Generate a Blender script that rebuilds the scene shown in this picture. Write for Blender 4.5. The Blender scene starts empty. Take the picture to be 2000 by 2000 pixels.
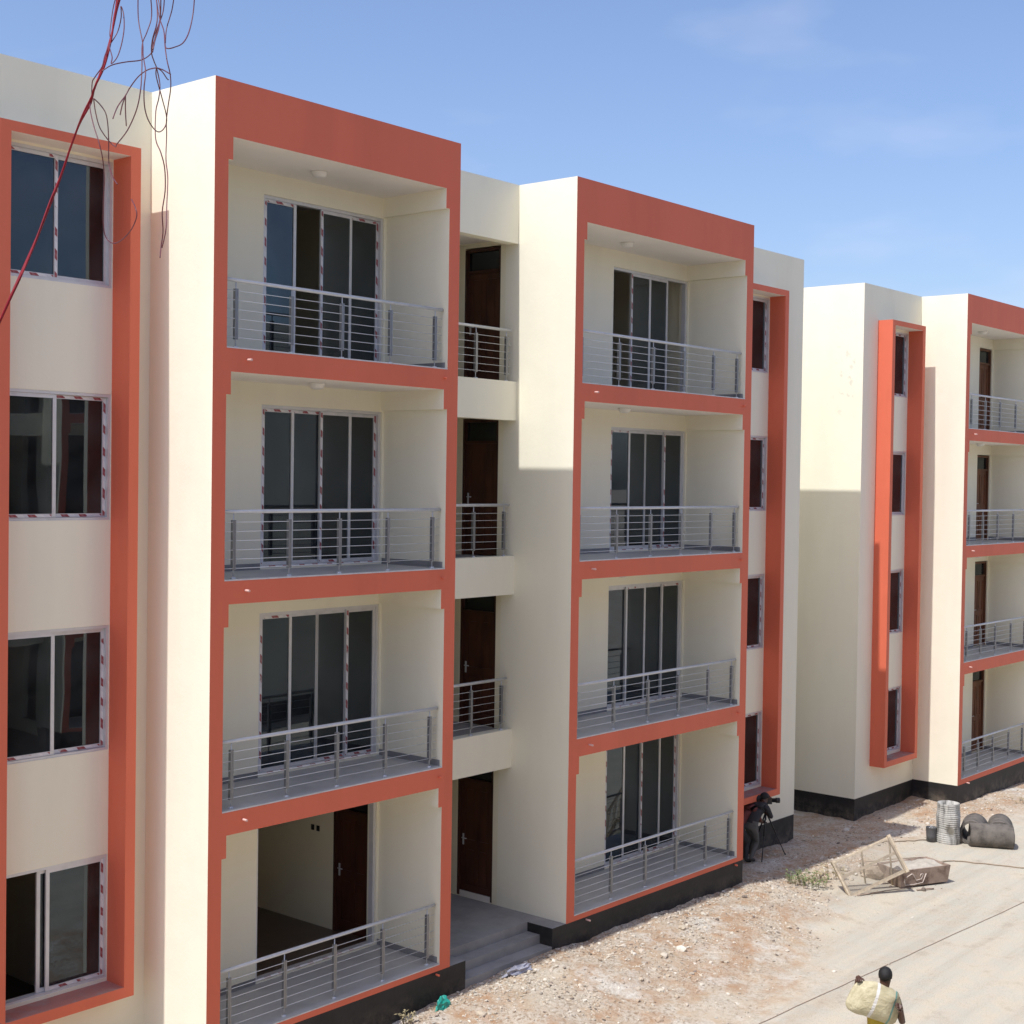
import bpy, bmesh, math, random
from mathutils import Vector, Matrix, noise
random.seed(7)
scene = bpy.context.scene
C = scene.collection
R = math.radians

# ------------------------------------------------------------------ camera
# facade frame: x along the street, "o" metres out from the facade (world y = -o), z up
YAW, PITCH, ROLL = 0.8686, -0.0221, 0.0146
fw = Vector((math.sin(YAW), math.cos(YAW), 0)); rt = Vector((math.cos(YAW), -math.sin(YAW), 0)); up = Vector((0, 0, 1))
fw2 = fw * math.cos(PITCH) + up * math.sin(PITCH); up2 = up * math.cos(PITCH) - fw * math.sin(PITCH)
cr = rt * math.cos(ROLL) + up2 * math.sin(ROLL); cu = up2 * math.cos(ROLL) - rt * math.sin(ROLL)
cam_d = bpy.data.cameras.new('camera'); cam = bpy.data.objects.new('camera', cam_d); C.objects.link(cam)
cam_d.sensor_width = 36.0; cam_d.lens = 2814.96 / 2000 * 36.0; cam_d.clip_start = 0.1; cam_d.clip_end = 3000
M = Matrix.Identity(4)
for i in range(3):
    M[i][0] = cr[i]; M[i][1] = cu[i]; M[i][2] = -fw2[i]
M[0][3], M[1][3], M[2][3] = -11.5265, -16.1046, 7.3368
cam.matrix_world = M
scene.camera = cam
scene.render.resolution_x = scene.render.resolution_y = 1024

# ------------------------------------------------------------------ sky and sun
SUN = Vector((-1.0, 0.028, 1.69)).normalized()
EL = math.asin(SUN.z); ROT = math.atan2(SUN.x, SUN.y)
w = bpy.data.worlds.new('World'); scene.world = w; w.use_nodes = True
nt = w.node_tree; nt.nodes.clear()
out = nt.nodes.new('ShaderNodeOutputWorld'); bg = nt.nodes.new('ShaderNodeBackground')
sky = nt.nodes.new('ShaderNodeTexSky'); sky.sky_type = 'NISHITA'; sky.sun_disc = False
sky.sun_elevation = EL; sky.sun_rotation = ROT
sky.altitude = 0; sky.air_density = 1.0; sky.dust_density = 2.0; sky.ozone_density = 6.0
tc = nt.nodes.new('ShaderNodeTexCoord'); mp = nt.nodes.new('ShaderNodeMapping')
mp.inputs['Scale'].default_value = (1.1, 1.1, 3.2); mp.inputs['Location'].default_value = (0.2, 1.1, 0.35)
nz = nt.nodes.new('ShaderNodeTexNoise'); nz.inputs['Scale'].default_value = 2.6; nz.inputs['Detail'].default_value = 5; nz.inputs['Roughness'].default_value = 0.5
rp = nt.nodes.new('ShaderNodeValToRGB'); rp.color_ramp.elements[0].position = 0.5; rp.color_ramp.elements[1].position = 0.72
rp.color_ramp.elements[1].color = (0.32, 0.32, 0.32, 1)
mx = nt.nodes.new('ShaderNodeMixRGB'); mx.inputs[2].default_value = (5.0, 5.3, 5.9, 1)
nt.links.new(tc.outputs['Generated'], mp.inputs['Vector']); nt.links.new(mp.outputs[0], nz.inputs['Vector'])
nt.links.new(nz.outputs['Fac'], rp.inputs[0]); nt.links.new(rp.outputs[0], mx.inputs[0]); nt.links.new(sky.outputs[0], mx.inputs[1])
tn = nt.nodes.new('ShaderNodeMixRGB'); tn.blend_type = 'MULTIPLY'; tn.inputs[0].default_value = 1.0; tn.inputs[2].default_value = (1.07, 0.98, 0.985, 1)
nt.links.new(mx.outputs[0], tn.inputs[1]); nt.links.new(tn.outputs[0], bg.inputs[0]); nt.links.new(bg.outputs[0], out.inputs[0])
bg.inputs[1].default_value = 0.130
sl = bpy.data.lights.new('sun', 'SUN'); sl.energy = 3.0; sl.angle = R(0.53); sl.color = (1.0, 0.985, 0.955)
so = bpy.data.objects.new('sun', sl); C.objects.link(so); so.rotation_euler = SUN.to_track_quat('Z', 'Y').to_euler(); so.location = (-20, 5, 40)
vs = scene.view_settings; vs.view_transform = 'Standard'; vs.look = 'None'; vs.gamma = 1; vs.use_curve_mapping = False
vs.exposure = 0.59
cy = scene.cycles; cy.max_bounces = 7; cy.diffuse_bounces = 6; cy.glossy_bounces = 3; cy.transmission_bounces = 2; cy.transparent_max_bounces = 10; cy.caustics_reflective = False; cy.caustics_refractive = False

# ------------------------------------------------------------------ helpers
class MB:
    """collects geometry in facade coordinates (x, o, z); build() links ONE mesh object"""
    def __init__(s): s.v = []; s.f = []; s.m = []; s.sm = []
    def box(s, x0, x1, o0, o1, z0, z1, m=0, front=None, back=None, left=None, right=None, top=None, bottom=None):
        b = len(s.v); y0, y1 = -o1, -o0
        s.v += [(x0,y0,z0),(x1,y0,z0),(x1,y1,z0),(x0,y1,z0),(x0,y0,z1),(x1,y0,z1),(x1,y1,z1),(x0,y1,z1)]
        for idx, mm in (((0,3,2,1),bottom),((4,5,6,7),top),((0,1,5,4),front),((1,2,6,5),right),((2,3,7,6),back),((3,0,4,7),left)):
            s.f.append(tuple(b+i for i in idx)); s.m.append(m if mm is None else mm); s.sm.append(False)
        return s
    def tube(s, pts, r, n=8, m=0, cap=True):
        """pts in facade coords; r a number or list"""
        P = [Vector((p[0], -p[1], p[2])) for p in pts]; b = len(s.v); k = len(P)
        rr = r if isinstance(r, (list, tuple)) else [r]*k
        T = []
        for i in range(k):
            t = (P[min(i+1,k-1)] - P[max(i-1,0)]); T.append(t.normalized() if t.length > 1e-9 else Vector((0,0,1)))
        a = T[0].orthogonal().normalized()
        for i in range(k):
            a = (a - T[i]*a.dot(T[i]))
            a = a.normalized() if a.length > 1e-6 else T[i].orthogonal().normalized()
            c = T[i].cross(a)
            for j in range(n):
                an = 2*math.pi*j/n
                s.v.append(tuple(P[i] + (a*math.cos(an) + c*math.sin(an))*rr[i]))
        for i in range(k-1):
            for j in range(n):
                j2 = (j+1) % n
                s.f.append((b+i*n+j, b+i*n+j2, b+(i+1)*n+j2, b+(i+1)*n+j)); s.m.append(m); s.sm.append(True)
        if cap:
            s.f.append(tuple(b+j for j in reversed(range(n)))); s.m.append(m); s.sm.append(False)
            s.f.append(tuple(b+(k-1)*n+j for j in range(n))); s.m.append(m); s.sm.append(False)
        return s
    def lathe(s, prof, cx, co, cz, n=24, m=0):
        """prof: list of (radius, z)"""
        b = len(s.v)
        for r, z in prof:
            for j in range(n):
                an = 2*math.pi*j/n
                s.v.append((cx + r*math.cos(an), -co + r*math.sin(an), cz + z))
        for i in range(len(prof)-1):
            for j in range(n):
                j2 = (j+1) % n
                s.f.append((b+i*n+j, b+i*n+j2, b+(i+1)*n+j2, b+(i+1)*n+j)); s.m.append(m); s.sm.append(True)
        return s
    def poly(s, pts, m=0, smooth=False):
        b = len(s.v); s.v += [(p[0], -p[1], p[2]) for p in pts]
        s.f.append(tuple(range(b, b+len(pts)))); s.m.append(m); s.sm.append(smooth); return s
    def mesh(s, name, mats):
        me = bpy.data.meshes.new(name); me.from_pydata(s.v, [], s.f)
        for mm in (mats if isinstance(mats, (list, tuple)) else [mats]): me.materials.append(mm)
        me.polygons.foreach_set('material_index', s.m); me.polygons.foreach_set('use_smooth', s.sm); me.update()
        return me
    def build(s, name, mats, parent=None, loc=(0,0,0), rz=0):
        return link(name, s.mesh(name, mats), parent, loc, rz)

def link(name, me, parent=None, loc=(0,0,0), rz=0):
    o = bpy.data.objects.new(name, me); C.objects.link(o)
    if parent is not None: o.parent = parent
    o.location = (loc[0], -loc[1], loc[2]); o.rotation_euler = (0, 0, rz)
    return o
def empty(name, loc=(0,0,0), rz=0, parent=None):
    return link(name, None, parent, loc, rz)
def tag(o, label=None, cat=None, group=None, kind=None):
    if label: o['label'] = label
    if cat: o['category'] = cat
    if group: o['group'] = group
    if kind: o['kind'] = kind
    return o

# ------------------------------------------------------------------ materials
def nodes(name):
    m = bpy.data.materials.new(name); m.use_nodes = True; t = m.node_tree
    return m, t, t.nodes['Principled BSDF']
def N(t, typ, **k):
    n = t.nodes.new(typ)
    for a, b in k.items(): setattr(n, a, b)
    return n
def ramp(t, stops):
    n = N(t, 'ShaderNodeValToRGB'); e = n.color_ramp.elements
    while len(e) < len(stops): e.new(0.5)
    for i, (p, c) in enumerate(stops): e[i].position = p; e[i].color = (c[0], c[1], c[2], 1)
    return n
def surf(name, col, rough=0.7, var=0.06, scale=1.3, bump=0.15, bscale=60, metal=0.0, spec=0.5, col2=None, streak=False):
    """plain painted / rendered surface with uneven tone, fine grain and relief"""
    m, t, b = nodes(name); L = t.links
    tc = N(t, 'ShaderNodeTexCoord'); mp = N(t, 'ShaderNodeMapping'); L.new(tc.outputs['Object'], mp.inputs[0])
    if streak: mp.inputs['Scale'].default_value = (1, 1, 0.22)
    n1 = N(t, 'ShaderNodeTexNoise'); n1.inputs['Scale'].default_value = scale; n1.inputs['Detail'].default_value = 4; n1.inputs['Roughness'].default_value = 0.62
    L.new(mp.outputs[0], n1.inputs['Vector'])
    lo = tuple(max(0, c*(1-var*1.6)) for c in col) if col2 is None else col2
    hi = tuple(min(1, c*(1+var)) for c in col)
    r = ramp(t, [(0.3, lo), (0.52, col), (0.75, hi)]); L.new(n1.outputs['Fac'], r.inputs[0]); L.new(r.outputs[0], b.inputs['Base Color'])
    n2 = N(t, 'ShaderNodeTexNoise'); n2.inputs['Scale'].default_value = bscale; n2.inputs['Detail'].default_value = 2
    L.new(tc.outputs['Object'], n2.inputs['Vector'])
    bp = N(t, 'ShaderNodeBump'); bp.inputs['Strength'].default_value = bump; bp.inputs['Distance'].default_value = 0.01
    L.new(n2.outputs['Fac'], bp.inputs['Height']); L.new(bp.outputs[0], b.inputs['Normal'])
    if streak and metal == 0:
        n4 = N(t, 'ShaderNodeTexNoise'); n4.inputs['Scale'].default_value = 1.7; n4.inputs['Detail'].default_value = 2; L.new(tc.outputs['Object'], n4.inputs['Vector'])
        b4 = N(t, 'ShaderNodeBump'); b4.inputs['Strength'].default_value = 0.22; b4.inputs['Distance'].default_value = 0.05; L.new(n4.outputs['Fac'], b4.inputs['Height']); L.new(b4.outputs[0], bp.inputs['Normal'])
    b.inputs['Roughness'].default_value = rough; b.inputs['Metallic'].default_value = metal; b.inputs['Specular IOR Level'].default_value = spec
    return m

CREAM = (0.825, 0.785, 0.635)
M_cream = surf('cream_render', CREAM, 0.75, 0.035, 0.8, 0.16, 22, streak=True, spec=0.3)
M_inner = surf('cream_inner_paint', (0.81, 0.755, 0.565), 0.7, 0.03, 0.8, 0.05, 50, spec=0.3)
M_white = surf('white_ceiling_paint', (0.80, 0.75, 0.69), 0.8, 0.03, 1.0, 0.05, 40, spec=0.3)
M_red = surf('brick_red_paint', (0.67, 0.152, 0.082), 0.62, 0.06, 0.8, 0.08, 45, streak=True, spec=0.35)
M_black = surf('black_bitumen_paint', (0.018, 0.017, 0.017), 0.6, 0.35, 1.5, 0.25, 25, spec=0.4)
def splash(m):
    """dried mud splashed up the foot of the plinth"""
    t = m.node_tree; L = t.links; b = t.nodes['Principled BSDF']; src = b.inputs['Base Color'].links[0].from_socket
    tc = N(t, 'ShaderNodeTexCoord'); sx = N(t, 'ShaderNodeSeparateXYZ'); L.new(tc.outputs['Object'], sx.inputs[0])
    mr = N(t, 'ShaderNodeMapRange'); L.new(sx.outputs['Z'], mr.inputs[0]); mr.inputs[1].default_value = -0.28; mr.inputs[2].default_value = -0.72; mr.inputs[3].default_value = 0.0; mr.inputs[4].default_value = 0.85
    n = N(t, 'ShaderNodeTexNoise'); n.inputs['Scale'].default_value = 3.2; n.inputs['Detail'].default_value = 5; n.inputs['Roughness'].default_value = 0.75; L.new(tc.outputs['Object'], n.inputs['Vector'])
    r = ramp(t, [(0.42, (0, 0, 0)), (0.70, (1, 1, 1))]); L.new(n.outputs['Fac'], r.inputs[0])
    mu = N(t, 'ShaderNodeMath', operation='MULTIPLY'); L.new(mr.outputs[0], mu.inputs[0]); L.new(r.outputs[0], mu.inputs[1])
    mx = N(t, 'ShaderNodeMixRGB'); L.new(mu.outputs[0], mx.inputs[0]); L.new(src, mx.inputs[1]); mx.inputs[2].default_value = (0.22, 0.18, 0.14, 1); L.new(mx.outputs[0], b.inputs['Base Color'])
splash(M_black)
M_tile = surf('grey_floor_tile', (0.46, 0.46, 0.445), 0.45, 0.08, 2.5, 0.03, 60)
M_edge = surf('pale_tile_edge', (0.55, 0.55, 0.54), 0.5, 0.1, 8, 0.05, 60)
M_skirt = surf('dark_skirting', (0.23, 0.23, 0.235), 0.5, 0.1, 4, 0.05, 40)
M_conc = surf('screed_concrete', (0.30, 0.29, 0.275), 0.85, 0.14, 2.0, 0.35, 35)
M_alu = surf('mill_aluminium', (0.64, 0.64, 0.65), 0.42, 0.05, 6, 0.03, 80, metal=0.25)
M_steel = surf('brushed_steel', (0.56, 0.57, 0.58), 0.38, 0.05, 8, 0.03, 80, metal=0.2)
M_plate = surf('dull_steel_plate', (0.27, 0.275, 0.285), 0.4, 0.06, 8, 0.03, 80, metal=0.6)
M_door = surf('dark_mahogany_door', (0.065, 0.023, 0.013), 0.38, 0.4, 3.0, 0.1, 30, streak=True)
M_door2 = surf('reddish_timber_door', (0.16, 0.062, 0.030), 0.45, 0.35, 3.0, 0.1, 30, streak=True)
M_roomtile = surf('brown_room_tile', (0.10, 0.065, 0.05), 0.3, 0.1, 2.5, 0.03, 40)
M_lamp = surf('opal_lamp_plastic', (0.72, 0.70, 0.66), 0.35, 0.03, 5, 0.02, 40)
M_pvc = surf('pink_pvc', (0.72, 0.44, 0.38), 0.45, 0.08, 20, 0.02, 40)
M_roof = surf('roof_felt', (0.35, 0.33, 0.30), 0.9, 0.1, 1, 0.2, 20)
M_sill = surf('dusty_red_sill', (0.40, 0.17, 0.14), 0.85, 0.12, 3, 0.2, 40, col2=(0.34, 0.27, 0.25))

def glass_mat(name, tint=(0.17, 0.20, 0.20), base=0.02, gain=1.1):
    m = bpy.data.materials.new(name); m.use_nodes = True; t = m.node_tree; t.nodes.clear(); L = t.links
    o = N(t, 'ShaderNodeOutputMaterial'); mix = N(t, 'ShaderNodeMixShader'); tr = N(t, 'ShaderNodeBsdfTransparent'); gl = N(t, 'ShaderNodeBsdfGlossy')
    tr.inputs[0].default_value = (*tint, 1); gl.inputs['Roughness'].default_value = 0.012; gl.inputs[0].default_value = (0.78, 0.90, 1.0, 1)
    fr = N(t, 'ShaderNodeFresnel'); fr.inputs[0].default_value = 1.52
    ma = N(t, 'ShaderNodeMath', operation='MULTIPLY_ADD'); ma.inputs[1].default_value = gain; ma.inputs[2].default_value = base
    tc = N(t, 'ShaderNodeTexCoord'); nz = N(t, 'ShaderNodeTexNoise'); nz.inputs['Scale'].default_value = 0.9; nz.inputs['Detail'].default_value = 1
    bp = N(t, 'ShaderNodeBump'); bp.inputs['Strength'].default_value = 0.05; bp.inputs['Distance'].default_value = 0.05
    L.new(tc.outputs['Object'], nz.inputs['Vector']); L.new(nz.outputs['Fac'], bp.inputs['Height']); L.new(bp.outputs[0], gl.inputs['Normal'])
    L.new(fr.outputs[0], ma.inputs[0]); L.new(ma.outputs[0], mix.inputs[0]); L.new(tr.outputs[0], mix.inputs[1]); L.new(gl.outputs[0], mix.inputs[2]); df = N(t, 'ShaderNodeBsdfDiffuse'); df.inputs[0].default_value = (0.50, 0.56, 0.60, 1)
    n3 = N(t, 'ShaderNodeTexNoise'); n3.inputs['Scale'].default_value = 2.2; n3.inputs['Detail'].default_value = 4; n3.inputs['Distortion'].default_value = 0.6; L.new(tc.outputs['Object'], n3.inputs['Vector'])
    mr = N(t, 'ShaderNodeMapRange'); mr.inputs[1].default_value = 0.3; mr.inputs[2].default_value = 0.75; mr.inputs[3].default_value = 0.006; mr.inputs[4].default_value = 0.05; L.new(n3.outputs['Fac'], mr.inputs[0])
    m2 = N(t, 'ShaderNodeMixShader'); L.new(mr.outputs[0], m2.inputs[0]); L.new(mix.outputs[0], m2.inputs[1]); L.new(df.outputs[0], m2.inputs[2]); L.new(m2.outputs[0], o.inputs[0])
    return m
M_glass = glass_mat('tinted_glass')

def tape_mat():
    """white protective film with printed maroon blocks, along z and along x"""
    m, t, b = nodes('printed_protective_tape'); L = t.links
    tc = N(t, 'ShaderNodeTexCoord'); sx = N(t, 'ShaderNodeSeparateXYZ'); L.new(tc.outputs['Object'], sx.inputs[0])
    ad = N(t, 'ShaderNodeMath', operation='ADD'); L.new(sx.outputs['X'], ad.inputs[0]); L.new(sx.outputs['Z'], ad.inputs[1])
    n = N(t, 'ShaderNodeTexNoise'); n.inputs['Scale'].default_value = 3; L.new(tc.outputs['Object'], n.inputs['Vector'])
    a2 = N(t, 'ShaderNodeMath', operation='MULTIPLY_ADD'); L.new(n.outputs['Fac'], a2.inputs[0]); a2.inputs[1].default_value = 0.12; L.new(ad.outputs[0], a2.inputs[2])
    md = N(t, 'ShaderNodeMath', operation='FLOORED_MODULO'); L.new(a2.outputs[0], md.inputs[0]); md.inputs[1].default_value = 0.28
    r = ramp(t, [(0.0, (0.27, 0.05, 0.06)), (0.035, (0.33, 0.12, 0.13)), (0.07, (0.27, 0.05, 0.06)), (0.11, (0.70, 0.69, 0.70)), (0.2, (0.62, 0.61, 0.64))])
    r.color_ramp.interpolation = 'CONSTANT'; L.new(md.outputs[0], r.inputs[0])
    n5 = N(t, 'ShaderNodeTexNoise'); n5.inputs['Scale'].default_value = 2.6; n5.inputs['Detail'].default_value = 3; mpn = N(t, 'ShaderNodeMapping'); oi = N(t, 'ShaderNodeObjectInfo'); L.new(tc.outputs['Object'], mpn.inputs[0]); L.new(oi.outputs['Location'], mpn.inputs['Location']); L.new(mpn.outputs[0], n5.inputs['Vector'])
    pk = ramp(t, [(0.38, (0, 0, 0)), (0.41, (1, 1, 1))]); L.new(n5.outputs['Fac'], pk.inputs[0])       # torn-off stretches
    mx = N(t, 'ShaderNodeMixRGB'); L.new(pk.outputs[0], mx.inputs[0]); mx.inputs[1].default_value = (0.62, 0.62, 0.63, 1); L.new(r.outputs[0], mx.inputs[2]); L.new(mx.outputs[0], b.inputs['Base Color'])
    b.inputs['Roughness'].default_value = 0.45
    return m
M_tape = tape_mat()

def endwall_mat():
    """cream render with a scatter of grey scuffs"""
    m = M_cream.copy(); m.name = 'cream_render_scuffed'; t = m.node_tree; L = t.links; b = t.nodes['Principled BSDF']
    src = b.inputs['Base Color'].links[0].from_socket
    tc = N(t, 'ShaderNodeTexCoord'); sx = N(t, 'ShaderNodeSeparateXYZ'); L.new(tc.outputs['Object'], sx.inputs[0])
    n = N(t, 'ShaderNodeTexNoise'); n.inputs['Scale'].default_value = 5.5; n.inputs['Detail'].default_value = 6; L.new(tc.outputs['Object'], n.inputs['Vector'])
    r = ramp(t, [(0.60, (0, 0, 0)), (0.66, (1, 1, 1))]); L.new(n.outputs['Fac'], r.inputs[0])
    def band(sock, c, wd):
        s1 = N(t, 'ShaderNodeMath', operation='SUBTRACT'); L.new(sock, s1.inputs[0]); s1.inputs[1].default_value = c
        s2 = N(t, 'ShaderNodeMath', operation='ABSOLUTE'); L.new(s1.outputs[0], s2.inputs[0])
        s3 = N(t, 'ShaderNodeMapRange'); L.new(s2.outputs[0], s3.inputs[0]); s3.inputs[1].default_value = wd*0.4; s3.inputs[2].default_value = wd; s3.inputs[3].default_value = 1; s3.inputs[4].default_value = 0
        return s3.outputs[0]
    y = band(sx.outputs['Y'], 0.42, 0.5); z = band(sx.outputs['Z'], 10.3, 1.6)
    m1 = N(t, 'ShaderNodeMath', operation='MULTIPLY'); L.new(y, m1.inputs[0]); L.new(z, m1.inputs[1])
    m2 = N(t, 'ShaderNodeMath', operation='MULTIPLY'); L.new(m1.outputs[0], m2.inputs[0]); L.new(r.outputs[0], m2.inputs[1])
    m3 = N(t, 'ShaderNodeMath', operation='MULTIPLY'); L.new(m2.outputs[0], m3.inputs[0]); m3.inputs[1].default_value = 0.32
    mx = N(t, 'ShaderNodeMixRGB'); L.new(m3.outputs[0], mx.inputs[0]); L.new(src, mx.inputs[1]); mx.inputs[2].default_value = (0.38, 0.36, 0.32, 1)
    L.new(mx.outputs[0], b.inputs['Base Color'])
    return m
M_scuff = endwall_mat()

# ------------------------------------------------------------------ ground
def sstep(a, b, x):
    t = min(1, max(0, (x-a)/(b-a))); return t*t*(3-2*t)
def interp(tab, x):
    if x <= tab[0][0]: return tab[0][1]
    for (a, va), (b, vb) in zip(tab, tab[1:]):
        if x <= b: return va + (vb-va)*(x-a)/(b-a)
    return tab[-1][1]
BANK = [(-20,-.66),(0,-.68),(3.3,-.63),(5,-.52),(6.2,-.47),(7.1,-.45),(7.9,-.49),(9.8,-.49),(13.1,-.56),(14.2,-.70),(17.6,-.72),(20.7,-.83),(23.9,-.79),(28.5,-.90),(60,-.95)]
EDGE = [(-20,6.5),(4,6.2),(8,5.2),(10.4,4.9),(12,3.9),(14,3.3),(17,2.7),(20,2.3),(24,3.2),(30,3.4),(60,3.4)]   # where the rubble gives way to the paved yard
def rubble(x, o):
    e = interp(EDGE, x) + 0.9*noise.noise(Vector((x*0.45, o*0.45, 3.3))) + 0.55*noise.noise(Vector((x*1.3, o*1.3, 9.1)))
    return 1 - sstep(e-1.3, e+0.35, o)
def gz(x, o, fine=True):
    bk = interp(BANK, x); rd = -0.84
    z = bk + (rd-bk)*sstep(1.7, 4.3, o)
    rb = rubble(x, o)
    v = Vector((x, o, 0))
    z += rb*(0.055*noise.noise(v*0.9) + 0.035*noise.noise(v*2.3+Vector((5,1,0)))) + 0.012*noise.noise(v*0.35)
    if fine: z += rb*0.022*noise.noise(v*6.1) + rb*0.012*noise.noise(v*13.0) + 0.004*noise.noise(v*4.0)
    return z
def axis(segs):
    a = [segs[0][0]]
    for s, e, st in segs:
        n = max(1, int(round((e-s)/st))); a += [s+(e-s)*(i+1)/n for i in range(n)]
    return a
def ground_mat():
    m, t, b = nodes('dusty_building_site_ground'); L = t.links
    tc = N(t, 'ShaderNodeTexCoord')
    at = N(t, 'ShaderNodeAttribute', attribute_name='rubble')
    def ns(sc, det=6, ro=0.6, off=0):
        mp = N(t, 'ShaderNodeMapping'); mp.inputs['Location'].default_value = (off, off*0.7, 0); L.new(tc.outputs['Object'], mp.inputs[0])
        n = N(t, 'ShaderNodeTexNoise'); n.inputs['Scale'].default_value = sc; n.inputs['Detail'].default_value = det; n.inputs['Roughness'].default_value = ro
        L.new(mp.outputs[0], n.inputs['Vector']); return n.outputs['Fac']
    big = ns(0.55, 5); mid = ns(2.2, 8, 0.7, 3); fine = ns(16, 6, 0.7, 9); grit = ns(55, 4, 0.6, 1)
    # rubble zone: red-brown soil patches through pale stony dust
    soil = ramp(t, [(0.36, (0.50, 0.42, 0.32)), (0.44, (0.46, 0.34, 0.23)), (0.51, (0.38, 0.225, 0.125)), (0.61, (0.43, 0.30, 0.195)), (0.70, (0.50, 0.41, 0.30))]); L.new(big, soil.inputs[0])
    spk = ramp(t, [(0.36, (0.20, 0.155, 0.115)), (0.46, (0.45, 0.395, 0.315)), (0.60, (0.60, 0.56, 0.48)), (0.70, (0.40, 0.33, 0.25))]); L.new(fine, spk.inputs[0])
    mr = ramp(t, [(0.38, (0.08,)*3), (0.60, (0.80,)*3)]); L.new(mid, mr.inputs[0])
    dirt = N(t, 'ShaderNodeMixRGB'); L.new(mr.outputs[0], dirt.inputs[0]); L.new(soil.outputs[0], dirt.inputs[1]); L.new(spk.outputs[0], dirt.inputs[2])
    chk = ramp(t, [(0.54, (0,)*3), (0.66, (0.85,)*3)]); L.new(ns(0.95, 6, 0.65, 21), chk.inputs[0])     # chalky spills of crushed coral stone
    ck = ramp(t, [(0.35, (0.46, 0.42, 0.36)), (0.55, (0.64, 0.61, 0.55))]); L.new(fine, ck.inputs[0])
    d2 = N(t, 'ShaderNodeMixRGB'); L.new(chk.outputs[0], d2.inputs[0]); L.new(dirt.outputs[0], d2.inputs[1]); L.new(ck.outputs[0], d2.inputs[2]); dirt = d2
    # paved yard: pale cement dust with greyish stains
    road = ramp(t, [(0.30, (0.38, 0.345, 0.28)), (0.44, (0.47, 0.425, 0.345)), (0.60, (0.445, 0.425, 0.36)), (0.76, (0.51, 0.45, 0.36))]); L.new(mid, road.inputs[0])
    rg = ramp(t, [(0.33, (0.72, 0.70, 0.68)), (0.46, (0.98, 0.98, 0.98)), (0.66, (1.05, 1.04, 1.02))]); L.new(grit, rg.inputs[0])
    rm = N(t, 'ShaderNodeMixRGB', blend_type='MULTIPLY'); rm.inputs[0].default_value = 1; L.new(road.outputs[0], rm.inputs[1]); L.new(rg.outputs[0], rm.inputs[2])
    mpt = N(t, 'ShaderNodeMapping'); mpt.inputs['Scale'].default_value = (0.10, 1.5, 1); mpt.inputs['Rotation'].default_value = (0, 0, 0.06); L.new(tc.outputs['Object'], mpt.inputs[0])
    tk = N(t, 'ShaderNodeTexNoise'); tk.inputs['Scale'].default_value = 1.6; tk.inputs['Detail'].default_value = 5; tk.inputs['Roughness'].default_value = 0.65; L.new(mpt.outputs[0], tk.inputs['Vector'])
    tr = ramp(t, [(0.36, (0.92, 0.91, 0.90)), (0.48, (1, 1, 1)), (0.62, (1.07, 1.05, 1.02))]); L.new(tk.outputs['Fac'], tr.inputs[0])
    rm2 = N(t, 'ShaderNodeMixRGB', blend_type='MULTIPLY'); rm2.inputs[0].default_value = 1; L.new(rm.outputs[0], rm2.inputs[1]); L.new(tr.outputs[0], rm2.inputs[2]); rm = rm2
    mx = N(t, 'ShaderNodeMixRGB'); L.new(at.outputs['Fac'], mx.inputs[0]); L.new(rm.outputs[0], mx.inputs[1]); L.new(dirt.outputs[0], mx.inputs[2])
    L.new(mx.outputs[0], b.inputs['Base Color'])
    hb = N(t, 'ShaderNodeMath', operation='MULTIPLY_ADD'); L.new(fine, hb.inputs[0]); hb.inputs[1].default_value = 1.4; L.new(grit, hb.inputs[2])
    st = N(t, 'ShaderNodeMath', operation='MULTIPLY_ADD'); L.new(at.outputs['Fac'], st.inputs[0]); st.inputs[1].default_value = 0.55; st.inputs[2].default_value = 0.12
    bp = N(t, 'ShaderNodeBump'); bp.inputs['Distance'].default_value = 0.03; L.new(st.outputs[0], bp.inputs['Strength']); L.new(hb.outputs[0], bp.inputs['Height']); L.new(bp.outputs[0], b.inputs['Normal'])
    b.inputs['Roughness'].default_value = 0.95; b.inputs['Specular IOR Level'].default_value = 0.15
    return m
M_ground = ground_mat()
def make_ground():
    xs = axis([(-900,-60,140),(-60,-8,4),(-8,2,0.5),(2,27,0.075),(27,40,0.5),(40,80,4),(80,1200,160)])
    os_ = axis([(-900,-60,140),(-60,-4,4),(-4,-0.5,0.35),(-0.5,9,0.075),(9,18,0.4),(18,60,4),(60,900,140)])
    vs, at = [], []
    for o in os_:
        for x in xs:
            near = -12 < x < 45 and -6 < o < 25
            vs.append((x, -o, gz(x, o) if near else -0.84)); at.append(rubble(x, o) if near else 0.6)
    nx = len(xs); fs = []
    for j in range(len(os_)-1):
        for i in range(nx-1):
            a = j*nx+i; fs.append((a, a+nx, a+nx+1, a+1))
    me = bpy.data.meshes.new('ground'); me.from_pydata(vs, [], fs); me.materials.append(M_ground)
    l = me.attributes.new('rubble', 'FLOAT', 'POINT'); l.data.foreach_set('value', at)
    me.polygons.foreach_set('use_smooth', [True]*len(fs)); me.update()
    return tag(link('ground', me), kind='structure')
make_ground()

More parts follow.
